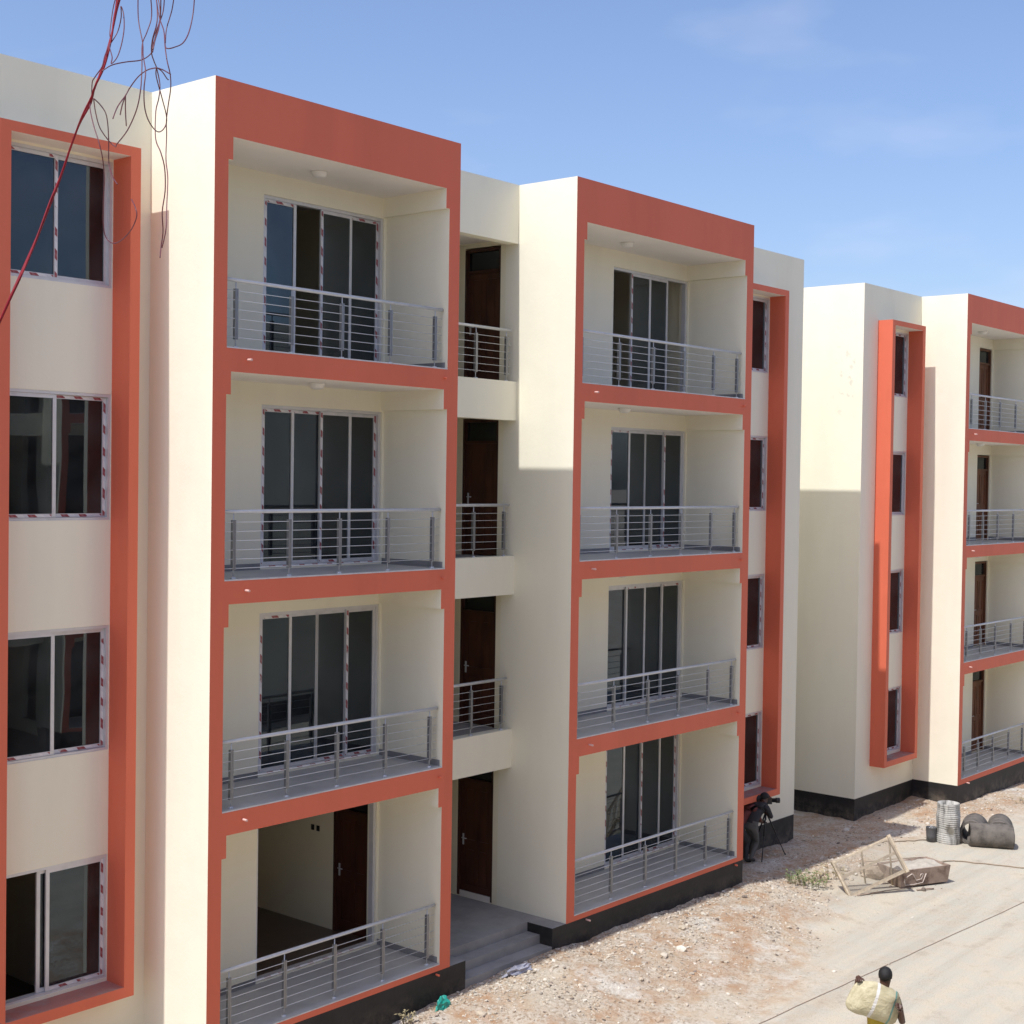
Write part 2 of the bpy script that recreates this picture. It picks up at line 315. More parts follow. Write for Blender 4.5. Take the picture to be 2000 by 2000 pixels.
# ------------------------------------------------------------------ building parts
FH = 3.0
def railing(L, parent, x, o, z, posts, zr=0.90):
    """steel balustrade: handrail mesh with posts and rods as sub-parts; local x 0..L"""
    key = ('rail', round(L,3), zr)
    if key not in CACHE:
        CACHE[key] = MB().tube([(0,0,zr-0.024),(L,0,zr-0.024)], 0.026, 10).mesh('handrail', M_steel)
    h = link('railing', CACHE[key], parent, (x,o,z))
    if 'post' not in CACHE:
        b = MB()
        b.tube([(0,0,0.0),(0,0,zr-0.03)], 0.009, 6)
        for s in (-1, 1): b.box(s*0.0135-0.011, s*0.0135+0.011, -0.024, 0.024, 0.11, 0.765, 1)
        b.box(-0.024, 0.024, -0.012, 0.012, 0.14, 0.17, 1).box(-0.024, 0.024, -0.012, 0.012, 0.70, 0.73, 1)
        b.lathe([(0.0,0.02),(0.035,0.02),(0.035,0.0)], 0, 0, 0, 10)
        CACHE['post'] = b.mesh('post', [M_steel, M_plate])
    for px in posts: link('post', CACHE['post'], h, (px, 0, 0))
    for i in range(6):
        zz = 0.135 + i*0.1205
        k2 = ('rod', round(L,3))
        if k2 not in CACHE: CACHE[k2] = MB().tube([(0.03,0,0),(L-0.03,0,0)], 0.0048, 6).mesh('rod', M_steel)
        link('rod', CACHE[k2], h, (0, 0.014, zz))
    return h
CACHE = {}

def sash(w, h, t=0.05, d=0.03):
    k = ('sash', round(w,3), round(h,3))
    if k not in CACHE:
        b = MB(); b.box(0,t,0,d,0,h); b.box(w-t,w,0,d,0,h); b.box(t,w-t,0,d,0,t); b.box(t,w-t,0,d,h-t,h)
        CACHE[k] = b.mesh('sash', M_alu)
        CACHE[('pane',)+k[1:]] = MB().box(t-0.004, w-t+0.004, 0.010, 0.016, t-0.004, h-t+0.004).mesh('pane', M_glass)
    return CACHE[k], CACHE[('pane',)+k[1:]]
def add_sash(parent, x, o, z, w, h, tapes='', rng=random):
    s, p = sash(w, h)
    ob = link('sash', s, parent, (x, o, z))
    pn = link('pane', p, parent, (x, o, z)); pn.rotation_euler = (rng.uniform(-1,1)*0.0035, 0, rng.uniform(-1,1)*0.004)
    t = 0.05
    for c in tapes:
        tb = MB()
        if c == 'L': tb.box(0.008, t-0.008, 0.031, 0.033, 0.02, h-0.02)
        if c == 'R': tb.box(w-t+0.008, w-0.008, 0.031, 0.033, 0.02, h-0.02)
        if c == 'T': tb.box(0.06, w-0.06, 0.031, 0.033, h-t+0.008, h-0.008)
        if c == 'B': tb.box(0.06, w-0.06, 0.031, 0.033, 0.008, t-0.008)
        tb.build('protective_tape', M_tape, parent, (x, o, z))
def outer_frame(w, h, t=0.045, d=0.09):
    k = ('oframe', round(w,3), round(h,3), t)
    if k not in CACHE:
        b = MB(); b.box(0,t,0,d,0,h); b.box(w-t,w,0,d,0,h); b.box(t,w-t,0,d,0,t*0.8); b.box(t,w-t,0,d,h-t,h)
        CACHE[k] = b.mesh('frame', M_alu)
    return CACHE[k]
def sliding_door(parent, xa, xb, z, h, panels, o=-0.12):
    """panels: list of (start fraction, end fraction, track, tape letters)"""
    w = xb-xa
    f = link('sliding_door', outer_frame(w, h), parent, (xa, o, z))
    iw = w-0.09
    for a, e, tr, tp in panels:
        add_sash(f, 0.045+a*iw, 0.012+tr*0.034, 0.037, (e-a)*iw, h-0.084, tp)
    MB().box(0.05, w-0.05, 0.091, 0.093, 0.006, 0.03).build('protective_tape', M_tape, f)
    return f
def window(parent, xa, xb, z, h, panels, o=-0.10):
    w = xb-xa
    f = link('window', outer_frame(w, h, 0.04), parent, (xa, o, z)); iw = w-0.08
    for a, e, tr, tp in panels:
        add_sash(f, 0.04+a*iw, 0.012+tr*0.034, 0.034, (e-a)*iw, h-0.076, tp)
    return f
def timber_door(parent, loc, rz, w, h, mat, transom=0.38):
    """panelled door with glazed transom; local front faces -y, x 0..w"""
    b = MB(); t = 0.05
    b.box(0,t,0,0.11,0,h); b.box(w-t,w,0,0.11,0,h); b.box(t,w-t,0,0.11,h-t,h); b.box(t,w-t,0,0.10,h-transom-t,h-transom)
    d = b.build('entrance_door', mat, parent, loc, rz)
    lh = h-transom-t; lw = w-2*t
    lf = MB()
    lf.box(0,lw,0,0.025,0,lh)
    for x0,x1,z0,z1 in ((0,0.10,0,lh),(lw-0.10,lw,0,lh),(0.10,lw-0.10,0,0.18),(0.10,lw-0.10,0.86,1.0),(0.10,lw-0.10,lh-0.12,lh),(lw/2-0.04,lw/2+0.04,0.18,0.86),(lw/2-0.04,lw/2+0.04,1.0,lh-0.12)):
        lf.box(x0,x1,0.025,0.04,z0,z1)
    for x0,x1 in ((0.14,lw/2-0.08),(lw/2+0.08,lw-0.14)):
        for z0,z1 in ((0.22,0.82),(1.04,lh-0.16)): lf.box(x0,x1,0.025,0.035,z0,z1)
    link('leaf', lf.mesh('leaf', mat), d, (t, 0.02, 0.01))
    hd = MB(); hd.box(0.0,0.035,0,0.008,-0.10,0.10).tube([(0.018,0.008,0.03),(0.018,0.045,0.03),(0.13,0.05,0.03)], 0.009, 6)
    link('handle', hd.mesh('handle', M_steel), d, (t+0.035, 0.062, 1.0))
    MB().box(t,w-t,0.04,0.046,h-transom,h-t).build('transom_pane', M_glass, d)
    return d
def ceiling_lamp(parent, x, o, z):
    if 'lamp' not in CACHE:
        CACHE['lamp'] = MB().lathe([(0.0,0.0),(0.12,0.0),(0.12,-0.025),(0.108,-0.03),(0.104,-0.06),(0.08,-0.08),(0.04,-0.09),(0.0,-0.092)], 0,0,0, 20).mesh('ceiling_lamp', M_lamp)
    return link('ceiling_lamp', CACHE['lamp'], parent, (x,o,z))
def spout(parent, x, o, z, painted=False):
    if painted:
        if 'spout2' not in CACHE: CACHE['spout2'] = MB().tube([(0,-0.02,0),(0,0.06,-0.004)], 0.017, 10).mesh('drain_spout', M_red)
        return link('drain_spout', CACHE['spout2'], parent, (x,o,z))
    if 'spout' not in CACHE:
        CACHE['spout'] = MB().tube([(0,-0.02,0),(0,0.09,-0.004)], 0.016, 10).mesh('drain_spout', M_pvc)
    return link('drain_spout', CACHE['spout'], parent, (x,o,z))

def wall_grid(x0, x1, z0, z1, ops, o0, o1, swap=False):
    """one welded wall mesh with openings; swap=True runs the wall along o instead of x"""
    cl = lambda v, a, b: min(max(v, a), b)
    xs = sorted({x0, x1} | {cl(v, x0, x1) for o in ops for v in o[:2]}); zs = sorted({z0, z1} | {cl(v, z0, z1) for o in ops for v in o[2:4]})
    solid = lambda i, k: 0 <= i < len(xs)-1 and 0 <= k < len(zs)-1 and not any(o[0] < (xs[i]+xs[i+1])/2 < o[1] and o[2] < (zs[k]+zs[k+1])/2 < o[3] for o in ops)
    b = MB(); ix = {}
    def V(i, s, k):
        if (i,s,k) not in ix:
            ix[i,s,k] = len(b.v); o = (o0, o1)[s]
            b.v.append((o, -xs[i], zs[k]) if swap else (xs[i], -o, zs[k]))
        return ix[i,s,k]
    def F(q): b.f.append(tuple(q)); b.m.append(0); b.sm.append(False)
    for i in range(len(xs)-1):
        for k in range(len(zs)-1):
            if not solid(i,k): continue
            F((V(i,1,k),V(i+1,1,k),V(i+1,1,k+1),V(i,1,k+1))); F((V(i+1,0,k),V(i,0,k),V(i,0,k+1),V(i+1,0,k+1)))
            if not solid(i-1,k): F((V(i,0,k),V(i,1,k),V(i,1,k+1),V(i,0,k+1)))
            if not solid(i+1,k): F((V(i+1,1,k),V(i+1,0,k),V(i+1,0,k+1),V(i+1,1,k+1)))
            if not solid(i,k-1): F((V(i,0,k),V(i+1,0,k),V(i+1,1,k),V(i,1,k)))
            if not solid(i,k+1): F((V(i,1,k+1),V(i+1,1,k+1),V(i+1,0,k+1),V(i,0,k+1)))
    return b

ZP = -0.165      # top of the black plinth
def block(root, x0, x1, towers, wins, stairs, D, zroof=12.40, depth=9.0, detail=True, endmat=None):
    top = zroof
    # --- facade wall with openings
    ops = []
    for T in towers:
        for k in range(4):
            if T.get('door'): ops.append((T['door'][0], T['door'][1], k*FH+0.02, k*FH+2.37))
            if T.get('timber'): ops.append((T['timber'][0], T['timber'][1], k*FH+0.0, k*FH+2.40))
    for W in wins:
        for k in range(4): ops.append((W['w'][0], W['w'][1], k*FH+0.745, k*FH+2.375))
    for W in wins:
        for k in range(3):
            ops.append((W['w'][0], W['w'][1], k*FH+2.375, k*FH+3.745))
            MB().box(W['w'][0], W['w'][1], -0.2, 0, k*FH+2.375, k*FH+3.745).build('spandrel', M_cream, root)
    xa = x0
    for S in sorted(stairs)+[(x1, x1)]:
        wall_grid(xa, S[0], ZP, top, [o for o in ops if o[1] > xa and o[0] < S[0]], -0.2, 0.0).build('facade_wall', M_cream, root)
        MB().box(xa, S[0], -0.2, 0, -1.6, ZP).build('plinth', M_black, root); xa = S[1]
    # --- end walls, rear wall, roof, floors, partitions
    for xe in ((x0, x0+0.2), (x1-0.2, x1)):
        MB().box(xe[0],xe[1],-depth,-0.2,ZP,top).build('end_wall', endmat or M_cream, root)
        MB().box(xe[0],xe[1],-depth,-0.2,-1.6,ZP).build('plinth', M_black, root)
    MB().box(x0+0.2,x1-0.2,-depth,-depth+0.2,-1.6,top).build('rear_wall', M_cream, root)
    cuts = sorted(stairs); xa = x0+0.2
    for S in cuts+[(x1-0.2, None)]:
        MB().box(xa, S[0], -depth+0.2, -0.2, 11.72, 11.95, 0, top=1).build('roof_slab', [M_white, M_roof], root)
        for k in range(4): MB().box(xa+0.03, S[0]-0.03, -depth+0.2, -0.2, k*FH-0.22, k*FH, 0, top=1).build('floor_slab', [M_white, M_roomtile], root)
        if S[1]: MB().box(S[0], S[1], -depth+0.2, -0.12, 11.5, 11.95, 0, top=1).build('roof_slab', [M_white, M_roof], root)
        xa = S[1]
    xa = x0+0.2
    for S in list(cuts)+[(x1-0.2, x1)]:
        MB().box(xa+0.01,S[0]-0.01,-4.45,-4.3,0,11.72).build('partition_wall', M_inner, root); xa = S[1]
    for T in towers:
        for xp in T.get('part', ()): MB().box(xp,xp+0.12,-4.3,-0.2,0,11.72).build('partition_wall', M_inner, root)
    # --- stair recess
    for (sa, sb) in stairs:
        for k in range(1, 5):
            z1 = k*FH+0.03 if k < 4 else top; z0 = k*FH-0.636 if k < 4 else 11.395
            MB().box(sa,sb,-0.12,0.083,z0,z1).build('landing_beam', M_cream, root)
            if k < 4: MB().box(sa,sb,-4.3,-0.12,k*FH-0.2,k*FH,0,top=1).build('landing_slab', [M_white, M_conc], root)
        wl = 0.22
        for side, xw in ((0, sa-wl), (1, sb)):
            oo = [(-1.155,-0.315,k*FH-(0.02 if k else 0.11),k*FH+2.42) for k in range(4)] if side else [(-1.05,-0.215,k*FH-0.02,k*FH+2.40) for k in range(4)]
            wall_grid(-4.3, -0.2, -0.4, 11.72, oo, xw, xw+wl, True).build('stair_wall', M_inner, root)
            if detail:
                for k in range(4):
                    z = k*FH - (0.085 if k == 0 else 0)
                    if side: timber_door(root, (sb+0.12, -1.155, z), -math.pi/2, 0.84, 2.40 + (0.085 if k == 0 else 0), M_door)
                    else: timber_door(root, (sa-wl+0.11, -1.05, k*FH), -math.pi/2, 0.835, 2.38, M_door)
        MB().box(sa-wl,sb+wl,-4.5,-4.3,-0.4,11.72).build('stair_wall', M_inner, root)
        if detail:
            for k in (1,2,3): railing(sb-sa-0.10, root, sa+0.03, 0.0, k*FH+0.03, [0.55, 1.2, 1.87, sb-sa-0.22])
            st = MB(); st.box(sa,sb,-4.3,0.80,-1.4,-0.10).box(sa+0.36,sb-0.36,0.80,1.07,-1.4,-0.255).box(sa+0.36,sb-0.36,1.07,1.335,-1.4,-0.405)
            st.build('entrance_steps', M_conc, root)
            for a, e in ((sa, sa+0.36), (sb-0.36, sb)):
                MB().box(a,e,0.80,D-0.002,-1.4,-0.10,0,top=1).build('step_cheek', [M_black, M_conc], root)
    # --- balcony towers
    for T in towers:
        a, e = T['x']; i1, i2, n1 = 0.219, 0.234, 0.074; zb = T.get('zb', -0.106)
        for pa, pe in ((a, a+i1), (e-i2, e)):
            MB().box(pa,pe,0,D,zb,top,0,front=1).build('tower_pier', [M_cream, M_red], root)
        MB().box(a+i1,e-i2,0,D,11.68,top,0,front=1,bottom=2).build('parapet_beam', [M_cream, M_red, M_white], root)
        MB().box(a,e,0,D-0.002,-1.6,zb).build('plinth', M_black, root)
        for k in range(4):
            z = k*FH
            MB().box(a+i1,e-i2,0,D,z-0.32 if k else zb, z-0.018, 0, front=1, bottom=2).build('balcony_slab', [M_conc, M_red, M_white], root)
            MB().box(a+i1,e-i2,0,D+0.004,z-0.018,z,0,front=1).build('balcony_floor', [M_tile, M_edge], root)
            for ba, be in ((a+i1, a+i1+n1), (e-i2-n1, e-i2)):
                MB().box(ba,be,0,D,z+2.385,z+2.68,0,front=1).build('side_beam', [M_cream, M_red], root)
            if not detail:
                if T.get('door'): MB().box(T['door'][0],T['door'][1],-0.1,-0.09,z,z+2.36).build('pane', M_glass, root)
                continue
            xd0, xd1 = T['door'] if T.get('door') else T['timber']
            MB().box(a+i1+0.012, xd0-0.01, 0.0, 0.012, z, z+0.09).build('skirting', M_skirt, root)
            for sx0 in (a+i1, e-i2-0.012): MB().box(sx0, sx0+0.012, 0, D-0.05, z, z+0.09).build('skirting', M_skirt, root)
            if xd1 < e-i2-0.05: MB().box(xd1+0.01, e-i2-0.012, 0, 0.012, z, z+0.09).build('skirting', M_skirt, root)
            ceiling_lamp(root, a+i1+2.16, 0.66, z+2.68)
            spout(root, a+0.56, D, z-0.15)
            spout(root, e-0.30, D, z-0.15, True)
            L = (e-i2-0.02)-(a+i1+0.04)
            n = T.get('posts') or [0.18, 1.13, 2.05, 3.0, L-0.16]
            railing(L, root, a+i1+0.04, D-0.10, z, n)
            if T.get('door'):
                spec = T['panels'][k]
                sliding_door(root, T['door'][0], T['door'][1], z+0.02, 2.35, spec)
            else:
                timber_door(root, (T['timber'][0], -0.14, z), 0, T['timber'][1]-T['timber'][0], 2.38, M_door2)
    # --- window surrounds and windows
    for W in wins:
        s0, s1 = W['s']; zt, zb, p = W.get('zt', 11.53), W.get('zb', 0.56), W.get('p', 0.385)
        t = 0.15; sb = MB()
        sb.box(s0,s0+t,0.0,p,zb,zt,0,top=3); sb.box(s1-t,s1,0.0,p,zb,zt,0,top=3)
        sb.box(s0+t,s1-t,0.0,p,zt-0.125,zt,0,bottom=1,top=3); sb.box(s0+t,s1-t,0.0,p,zb,zb+0.14,0,top=2)
        sb.build('window_surround', [M_red, M_white, M_sill, M_conc], root)
        for k in range(4):
            spec = W['panels'][k] if detail else None
            if detail: window(root, W['w'][0], W['w'][1], k*FH+0.745, 1.63, spec)
            else: MB().box(W['w'][0],W['w'][1],-0.1,-0.09,k*FH+0.745,k*FH+2.375).build('pane', M_glass, root)

CL = [(0,.262,1,'TL'),(.24,.51,0,'T'),(.485,.76,1,'LB'),(.735,1,0,'R')]
CL2 = [(0,.262,1,'LT'),(.24,.50,0,''),(.48,.755,0,'B'),(.735,1,1,'LB')]
CL3 = [(0,.262,0,'L'),(.24,.51,1,'T'),(.485,.76,0,'LR'),(.735,1,1,'T')]
OPEN2 = [(0,.262,1,'TL'),(.01,.272,0,''),(.47,.745,1,'L'),(.725,1,0,'TR')]
OPENL = [(.245,.515,1,'L'),(.255,.52,0,'T'),(.49,.755,1,''),(.495,.76,0,'')]
WN = [(0,.53,1,'LB'),(.47,1,0,'RTB')]
WN2 = [(0,.53,1,'B'),(.47,1,0,'RB')]
WN3 = [(.40,.93,0,''),(.47,1,1,'RB')]
WN4 = [(0,.53,1,'RTB'),(.47,1,0,'')]

b1 = tag(empty('apartment_building'), 'nearest cream apartment block with two red-framed balcony towers and stair recess', 'building')
b1.location = (0, 0, 0)
block(b1, -9.0, 17.583,
      towers=[dict(x=(0,4.61), door=(1.925,4.33), panels=[[], CL2, CL, OPEN2], part=(-0.25,)),
              dict(x=(7.483,13.154), door=(10.36,12.88), panels=[CL, CL3, CL2, OPENL], part=(13.0,), posts=[0.05,1.13,2.17,3.16,4.18,5.02])],
      wins=[dict(s=(-2.41,-0.43), w=(-2.255,-0.585), panels=[WN3, WN2, WN, WN4]),
            dict(s=(14.28,16.26), w=(14.435,16.105), panels=[WN, WN2, WN, WN2])],
      stairs=[(4.61,7.483)], D=1.3405)

b2 = tag(empty('apartment_building', (0, -0.046, -0.159)), 'cream apartment block farther right with scuffed sunlit end wall and timber balcony doors', 'building')
block(b2, 20.659, 33.0,
      towers=[dict(x=(23.885,28.93), timber=(27.70,28.60), zb=-0.15, posts=[0.35,1.25,2.25,3.35,4.35])],
      wins=[dict(s=(21.42,23.30), w=(21.575,23.145), panels=[WN, WN2, WN4, WN], p=0.39, zb=0.54, zt=11.56)],
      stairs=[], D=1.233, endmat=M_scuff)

b3 = tag(empty('apartment_building', (16.0, 21.0, 0.0), math.pi), 'facing cream and red apartment block mirrored in the window glass', 'building')
block(b3, -12.0, 30.0,
      towers=[dict(x=(0,4.61), door=(1.925,4.33)), dict(x=(7.483,13.154), door=(10.36,12.88)), dict(x=(20.0,24.6), door=(22,24.2))],
      wins=[dict(s=(-2.41,-0.43), w=(-2.255,-0.585)), dict(s=(14.28,16.26), w=(14.435,16.105))],
      stairs=[(4.61,7.483)], D=1.3405, detail=False)

# sockets on the balcony back walls and in the ground-floor room
def plate(parent, x, o, z, n=2):
    b = MB().box(0,0.09,0,0.008,0,0.09)
    for i in range(n): b.box(0.015, 0.075, 0.008, 0.011, 0.02+0.035*i, 0.033+0.035*i, 1)
    return b.build('socket_plate', [M_lamp, M_black], parent, (x,o,z))
plate(b1, 0.62, 0.0, 0.42)
for dx in (0, 0.13):
    MB().box(-0.008,0,0,0.07,0,0.09,0).build('switch_box', M_black, b1, (4.388, -1.45-dx, 1.55))

# ------------------------------------------------------------------ loose things in the yard
M_concpipe = surf('weathered_concrete', (0.125, 0.11, 0.095), 0.9, 0.4, 4, 0.6, 25)
M_galv = surf('cement_stained_galvanised', (0.42, 0.41, 0.38), 0.75, 0.3, 9, 0.4, 30, metal=0.1, col2=(0.09, 0.085, 0.08), streak=True)
M_darktin = surf('dark_grey_tin', (0.10, 0.10, 0.105), 0.55, 0.2, 6, 0.2, 30)
M_wood = surf('raw_pale_timber', (0.52, 0.43, 0.31), 0.8, 0.2, 8, 0.3, 40)
M_mesh = bpy.data.materials.new('sieve_mesh')
M_rust = surf('rusty_steel', (0.29, 0.215, 0.17), 0.85, 0.3, 5, 0.5, 25, col2=(0.11, 0.065, 0.045))
M_mortar = surf('dried_mortar', (0.43, 0.39, 0.33), 0.95, 0.15, 4, 0.8, 20)
M_chalk = surf('chalk_marks', (0.55, 0.47, 0.41), 0.95, 0.1, 10, 0.1, 40)
M_rope = surf('dusty_rope', (0.33, 0.26, 0.19), 0.9, 0.15, 30, 0.3, 80)
M_cord = surf('brown_cord', (0.36, 0.27, 0.21), 0.8, 0.15, 30, 0.2, 80)
M_teal = surf('teal_plastic', (0.02, 0.30, 0.24), 0.4, 0.2, 8, 0.2, 20)
M_leaf = surf('weed_leaf', (0.13, 0.19, 0.06), 0.7, 0.3, 6, 0.2, 20)
M_straw = surf('dry_stem', (0.36, 0.30, 0.17), 0.85, 0.2, 6, 0.2, 20)
M_film = surf('grey_plastic_sheet', (0.34, 0.34, 0.40), 0.3, 0.2, 5, 0.3, 15)
def mesh_mat(m):
    m.use_nodes = True; t = m.node_tree; t.nodes.clear(); L = t.links
    o = N(t, 'ShaderNodeOutputMaterial'); mix = N(t, 'ShaderNodeMixShader'); tr = N(t, 'ShaderNodeBsdfTransparent'); df = N(t, 'ShaderNodeBsdfDiffuse')
    df.inputs[0].default_value = (0.30, 0.26, 0.21, 1); mix.inputs[0].default_value = 0.33
    L.new(tr.outputs[0], mix.inputs[1]); L.new(df.outputs[0], mix.inputs[2]); L.new(mix.outputs[0], o.inputs[0])
mesh_mat(M_mesh)

def roughen(ob, amp, sc):
    for v in ob.data.vertices: v.co += Vector((noise.noise(v.co*sc+Vector((3,7,1))), noise.noise(v.co*sc+Vector((11,2,5))), 0.5*noise.noise(v.co*sc+Vector((6,13,9)))))*amp
# corrugated drum
dx, do = 20.06, 2.60
prof = [(0.0, 0.03)]; H = 0.93; rr = 0.255
n = 40
for i in range(n*2+1):
    z = H*i/n/2; prof.append((rr + 0.006*math.sin(i*math.pi*0.5) + (0.010 if i % 27 == 0 else 0), z))
prof += [(rr-0.012, H), (rr-0.014, 0.06), (0.0, 0.06)]
d = MB().lathe(prof, 0, 0, 0, 28).build('oil_drum', M_galv, None, (dx, do, gz(dx, do)-0.01))
roughen(d, 0.028, 3.2)
tag(d, 'tall cement-streaked ribbed metal drum standing upright beside the pipes', 'drum')
# small dark tin beside it
tx, to = 19.83, 2.30
b = MB(); b.lathe([(0.0,0.01),(0.105,0.01),(0.115,0.16),(0.125,0.33),(0.13,0.335),(0.118,0.33),(0.10,0.03),(0.0,0.03)], 0,0,0, 20)
hp = [(0.12*math.cos(a), 0.0, 0.31+0.05*math.sin(a)) for a in [math.pi*i/10 for i in range(11)]]
o_ = b.build('bucket', M_darktin, None, (tx, to, gz(tx, to)))
MB().tube(hp, 0.005, 6).build('handle', M_steel, o_)
tag(o_, 'small dark grey bucket in front of the ribbed drum', 'bucket')
# pipes
def pipe(cx, co, dirv, L, r, label, zoff=0.0):
    dv = Vector((dirv[0], dirv[1], 0)).normalized(); b = MB(); n = 32
    ring = [(r*0.97, 0), (r, 0.02), (r, L-0.02), (r*0.97, L), (r*0.80, L), (r*0.79, 0), (r*0.97, 0)]
    s = Vector((-dv.y, dv.x, 0)); k = len(ring)
    for q, t in ring:
        for j in range(n):
            an = 2*math.pi*j/n; p = dv*(t-L/2) + s*(q*math.cos(an)); b.v.append((p.x, -p.y, q*math.sin(an)+r))
    for i in range(k-1):
        for j in range(n):
            j2 = (j+1) % n; b.f.append((i*n+j, i*n+j2, (i+1)*n+j2, (i+1)*n+j)); b.m.append(0); b.sm.append(i not in (3,5))
    o = b.build('concrete_pipe', M_concpipe, None, (cx, co, gz(cx, co)-0.03+zoff)); roughen(o, 0.035, 2.6); return tag(o, label, 'pipe', 'concrete pipes in the yard')
pipe(20.50, 3.43, (0.50, 0.87), 0.95, 0.27, 'front concrete pipe lying on its side, its length across the view')
pipe(20.75, 2.92, (0.93, -0.30), 0.90, 0.29, 'concrete pipe with its dark open end next to the ribbed drum')
pipe(21.30, 3.32, (0.93, -0.36), 0.90, 0.27, 'concrete pipe behind the front pipe, only its rounded top showing')
# mortar trough
def trough():
    root = tag(empty('mortar_trough', (16.45, 3.42, gz(16.45, 3.42))), 'rusty steel mortar trough with chalk scrawl on its side', 'trough')
    a = Vector((0.62, 0.28)).normalized(); c = Vector((-a.y, a.x))
    P = lambda u, v, z: (a.x*u + c.x*v, a.y*u + c.y*v, z)
    Lh, Wh, h = 0.66, 0.36, 0.36
    b = MB()
    bot = [P(-Lh*0.93,-Wh*0.93,0.02), P(Lh*0.93,-Wh*0.93,0.02), P(Lh*0.93,Wh*0.93,0.02), P(-Lh*0.93,Wh*0.93,0.02)]
    tp = [P(-Lh,-Wh,h), P(Lh,-Wh,h), P(Lh,Wh,h), P(-Lh,Wh,h)]
    ti = [P(-Lh+.04,-Wh+.04,h), P(Lh-.04,-Wh+.04,h), P(Lh-.04,Wh-.04,h), P(-Lh+.04,Wh-.04,h)]
    bi = [P(-Lh+.06,-Wh+.06,h-0.06), P(Lh-.06,-Wh+.06,h-0.06), P(Lh-.06,Wh-.06,h-0.06), P(-Lh+.06,Wh-.06,h-0.06)]
    for i in range(4):
        j = (i+1) % 4
        b.poly([bot[i], tp[i], tp[j], bot[j]]); b.poly([tp[i], ti[i], ti[j], tp[j]]); b.poly([ti[i], bi[i], bi[j], ti[j]])
    b.poly(bot); b.build('shell', M_rust, root)
    mm = MB(); nu, nv = 22, 12
    for iu in range(nu+1):
        for iv in range(nv+1):
            uu, vv = -1+2*iu/nu, -1+2*iv/nv; q = P(uu*(Lh-.01), vv*(Wh-.01), 0); w_ = (1-uu**4)*(1-vv**4)
            zz = h-.05 + w_*(.07+.09*noise.noise(Vector((uu*2.1, vv*1.6, 4)))+.05*noise.noise(Vector((uu*6, vv*4, 2))))
            mm.v.append((q[0], -q[1], zz))
    for iu in range(nu):
        for iv in range(nv): k0 = iu*(nv+1)+iv; mm.f.append((k0, k0+1, k0+nv+2, k0+nv+1)); mm.m.append(0); mm.sm.append(True)
    mm.build('dried_mortar', M_mortar, root)
    # scrawl on the outward side: a bent line, a cup and a box
    def Q(u, z):
        f = (z-0.02)/(h-0.02); v = Wh*(0.93+0.07*f)+0.006; q = P(u*(0.93+0.07*f), v, z); return (q[0], q[1], q[2])
    s = MB()
    for ln in ([(-0.50,0.22),(-0.36,0.28),(-0.32,0.25),(-0.24,0.13),(-0.10,0.15),(-0.06,0.25),(-0.12,0.25),(-0.14,0.19)], [(-0.56,0.19),(-0.55,0.06),(-0.30,0.05),(-0.06,0.07),(0.02,0.25)], [(-0.52,0.24),(-0.48,0.20)]):
        s.tube([Q(u, z) for u, z in ln], 0.011, 5)
    s.build('chalk_marks', M_chalk, root)
trough()
# timber sieve leaning on the trough
def sieve():
    A, B_, C_, D_ = (Vector(p) for p in ((14.468,3.013,-0.79),(14.472,2.63,-0.20),(15.508,3.197,0.15),(15.542,3.676,-0.35)))
    root = tag(empty('sieve_frame', tuple(A)), 'pale timber sieve frame with wire mesh propped up in the yard', 'sieve')
    u = (D_-A); v = (B_-A); n = u.cross(v).normalized(); un = u.normalized(); vn = v.normalized()
    def bar(p, q, wd, th, name='bar'):
        p = p-A; q = q-A; t = (q-p).normalized(); s = n.cross(t); b = MB(); pts = []
        for e in (p, q):
            for (a, c) in ((-1,-1),(1,-1),(1,1),(-1,1)): pts.append(tuple(e + s*(a*wd/2) + n*(c*th/2)))
        for idx in ((3,2,1,0),(4,5,6,7),(0,1,5,4),(1,2,6,5),(2,3,7,6),(3,0,4,7)): b.poly([pts[i] for i in idx])
        b.build(name, M_wood, root)
    C2 = A + u + v
    bar(A-vn*.05, A+v+vn*.05, .075, .06); bar(A+u-vn*.05, C2+vn*.05, .075, .06)
    bar(A-un*.03+n*.03, A+u+un*.03+n*.03, .07, .055); bar(A+v-un*.03+n*.03, C2+un*.03+n*.03, .055, .055); bar(A+v*.55+n*.03, C2-v*.45+n*.03, .055, .05)
    b = MB(); q = [tuple(p-A-n*.031) for p in (A, A+u, C2, A+v)]; b.poly(q); b.build('wire_mesh', M_mesh, root)
    pr = A + u*.5 + v
    MB().tube([tuple(pr-A+n*.0), (pr.x-A.x+0.45, pr.y-A.y-0.12, gz(pr.x+0.45, pr.y-0.12)-A.z)], 0.018, 6).build('prop_stick', M_wood, root)
    MB().tube([tuple(C2-A), (C2.x-A.x+0.30, C2.y-A.y-0.05, gz(C2.x+.3, C2.y-.05)-A.z)], 0.018, 6).build('prop_stick', M_wood, root)
sieve()
def ground_line(name, pts, r, mat, label, cat, lift=0.0, wob=0.0, n=60):
    P = []
    for i in range(n+1):
        t = i/n*(len(pts)-1); k = min(int(t), len(pts)-2); f = t-k
        x = pts[k][0]*(1-f)+pts[k+1][0]*f + wob*noise.noise(Vector((i*0.21, 1.7, 0))); o = pts[k][1]*(1-f)+pts[k+1][1]*f + wob*noise.noise(Vector((i*0.19, 8.1, 0)))
        P.append((x, o, gz(x, o)+r+lift))
    x0, o0, z0 = P[0]
    return tag(MB().tube([(p[0]-x0, p[1]-o0, p[2]-z0) for p in P], r, 6).build(name, mat, None, (x0, o0, z0)), label, cat)
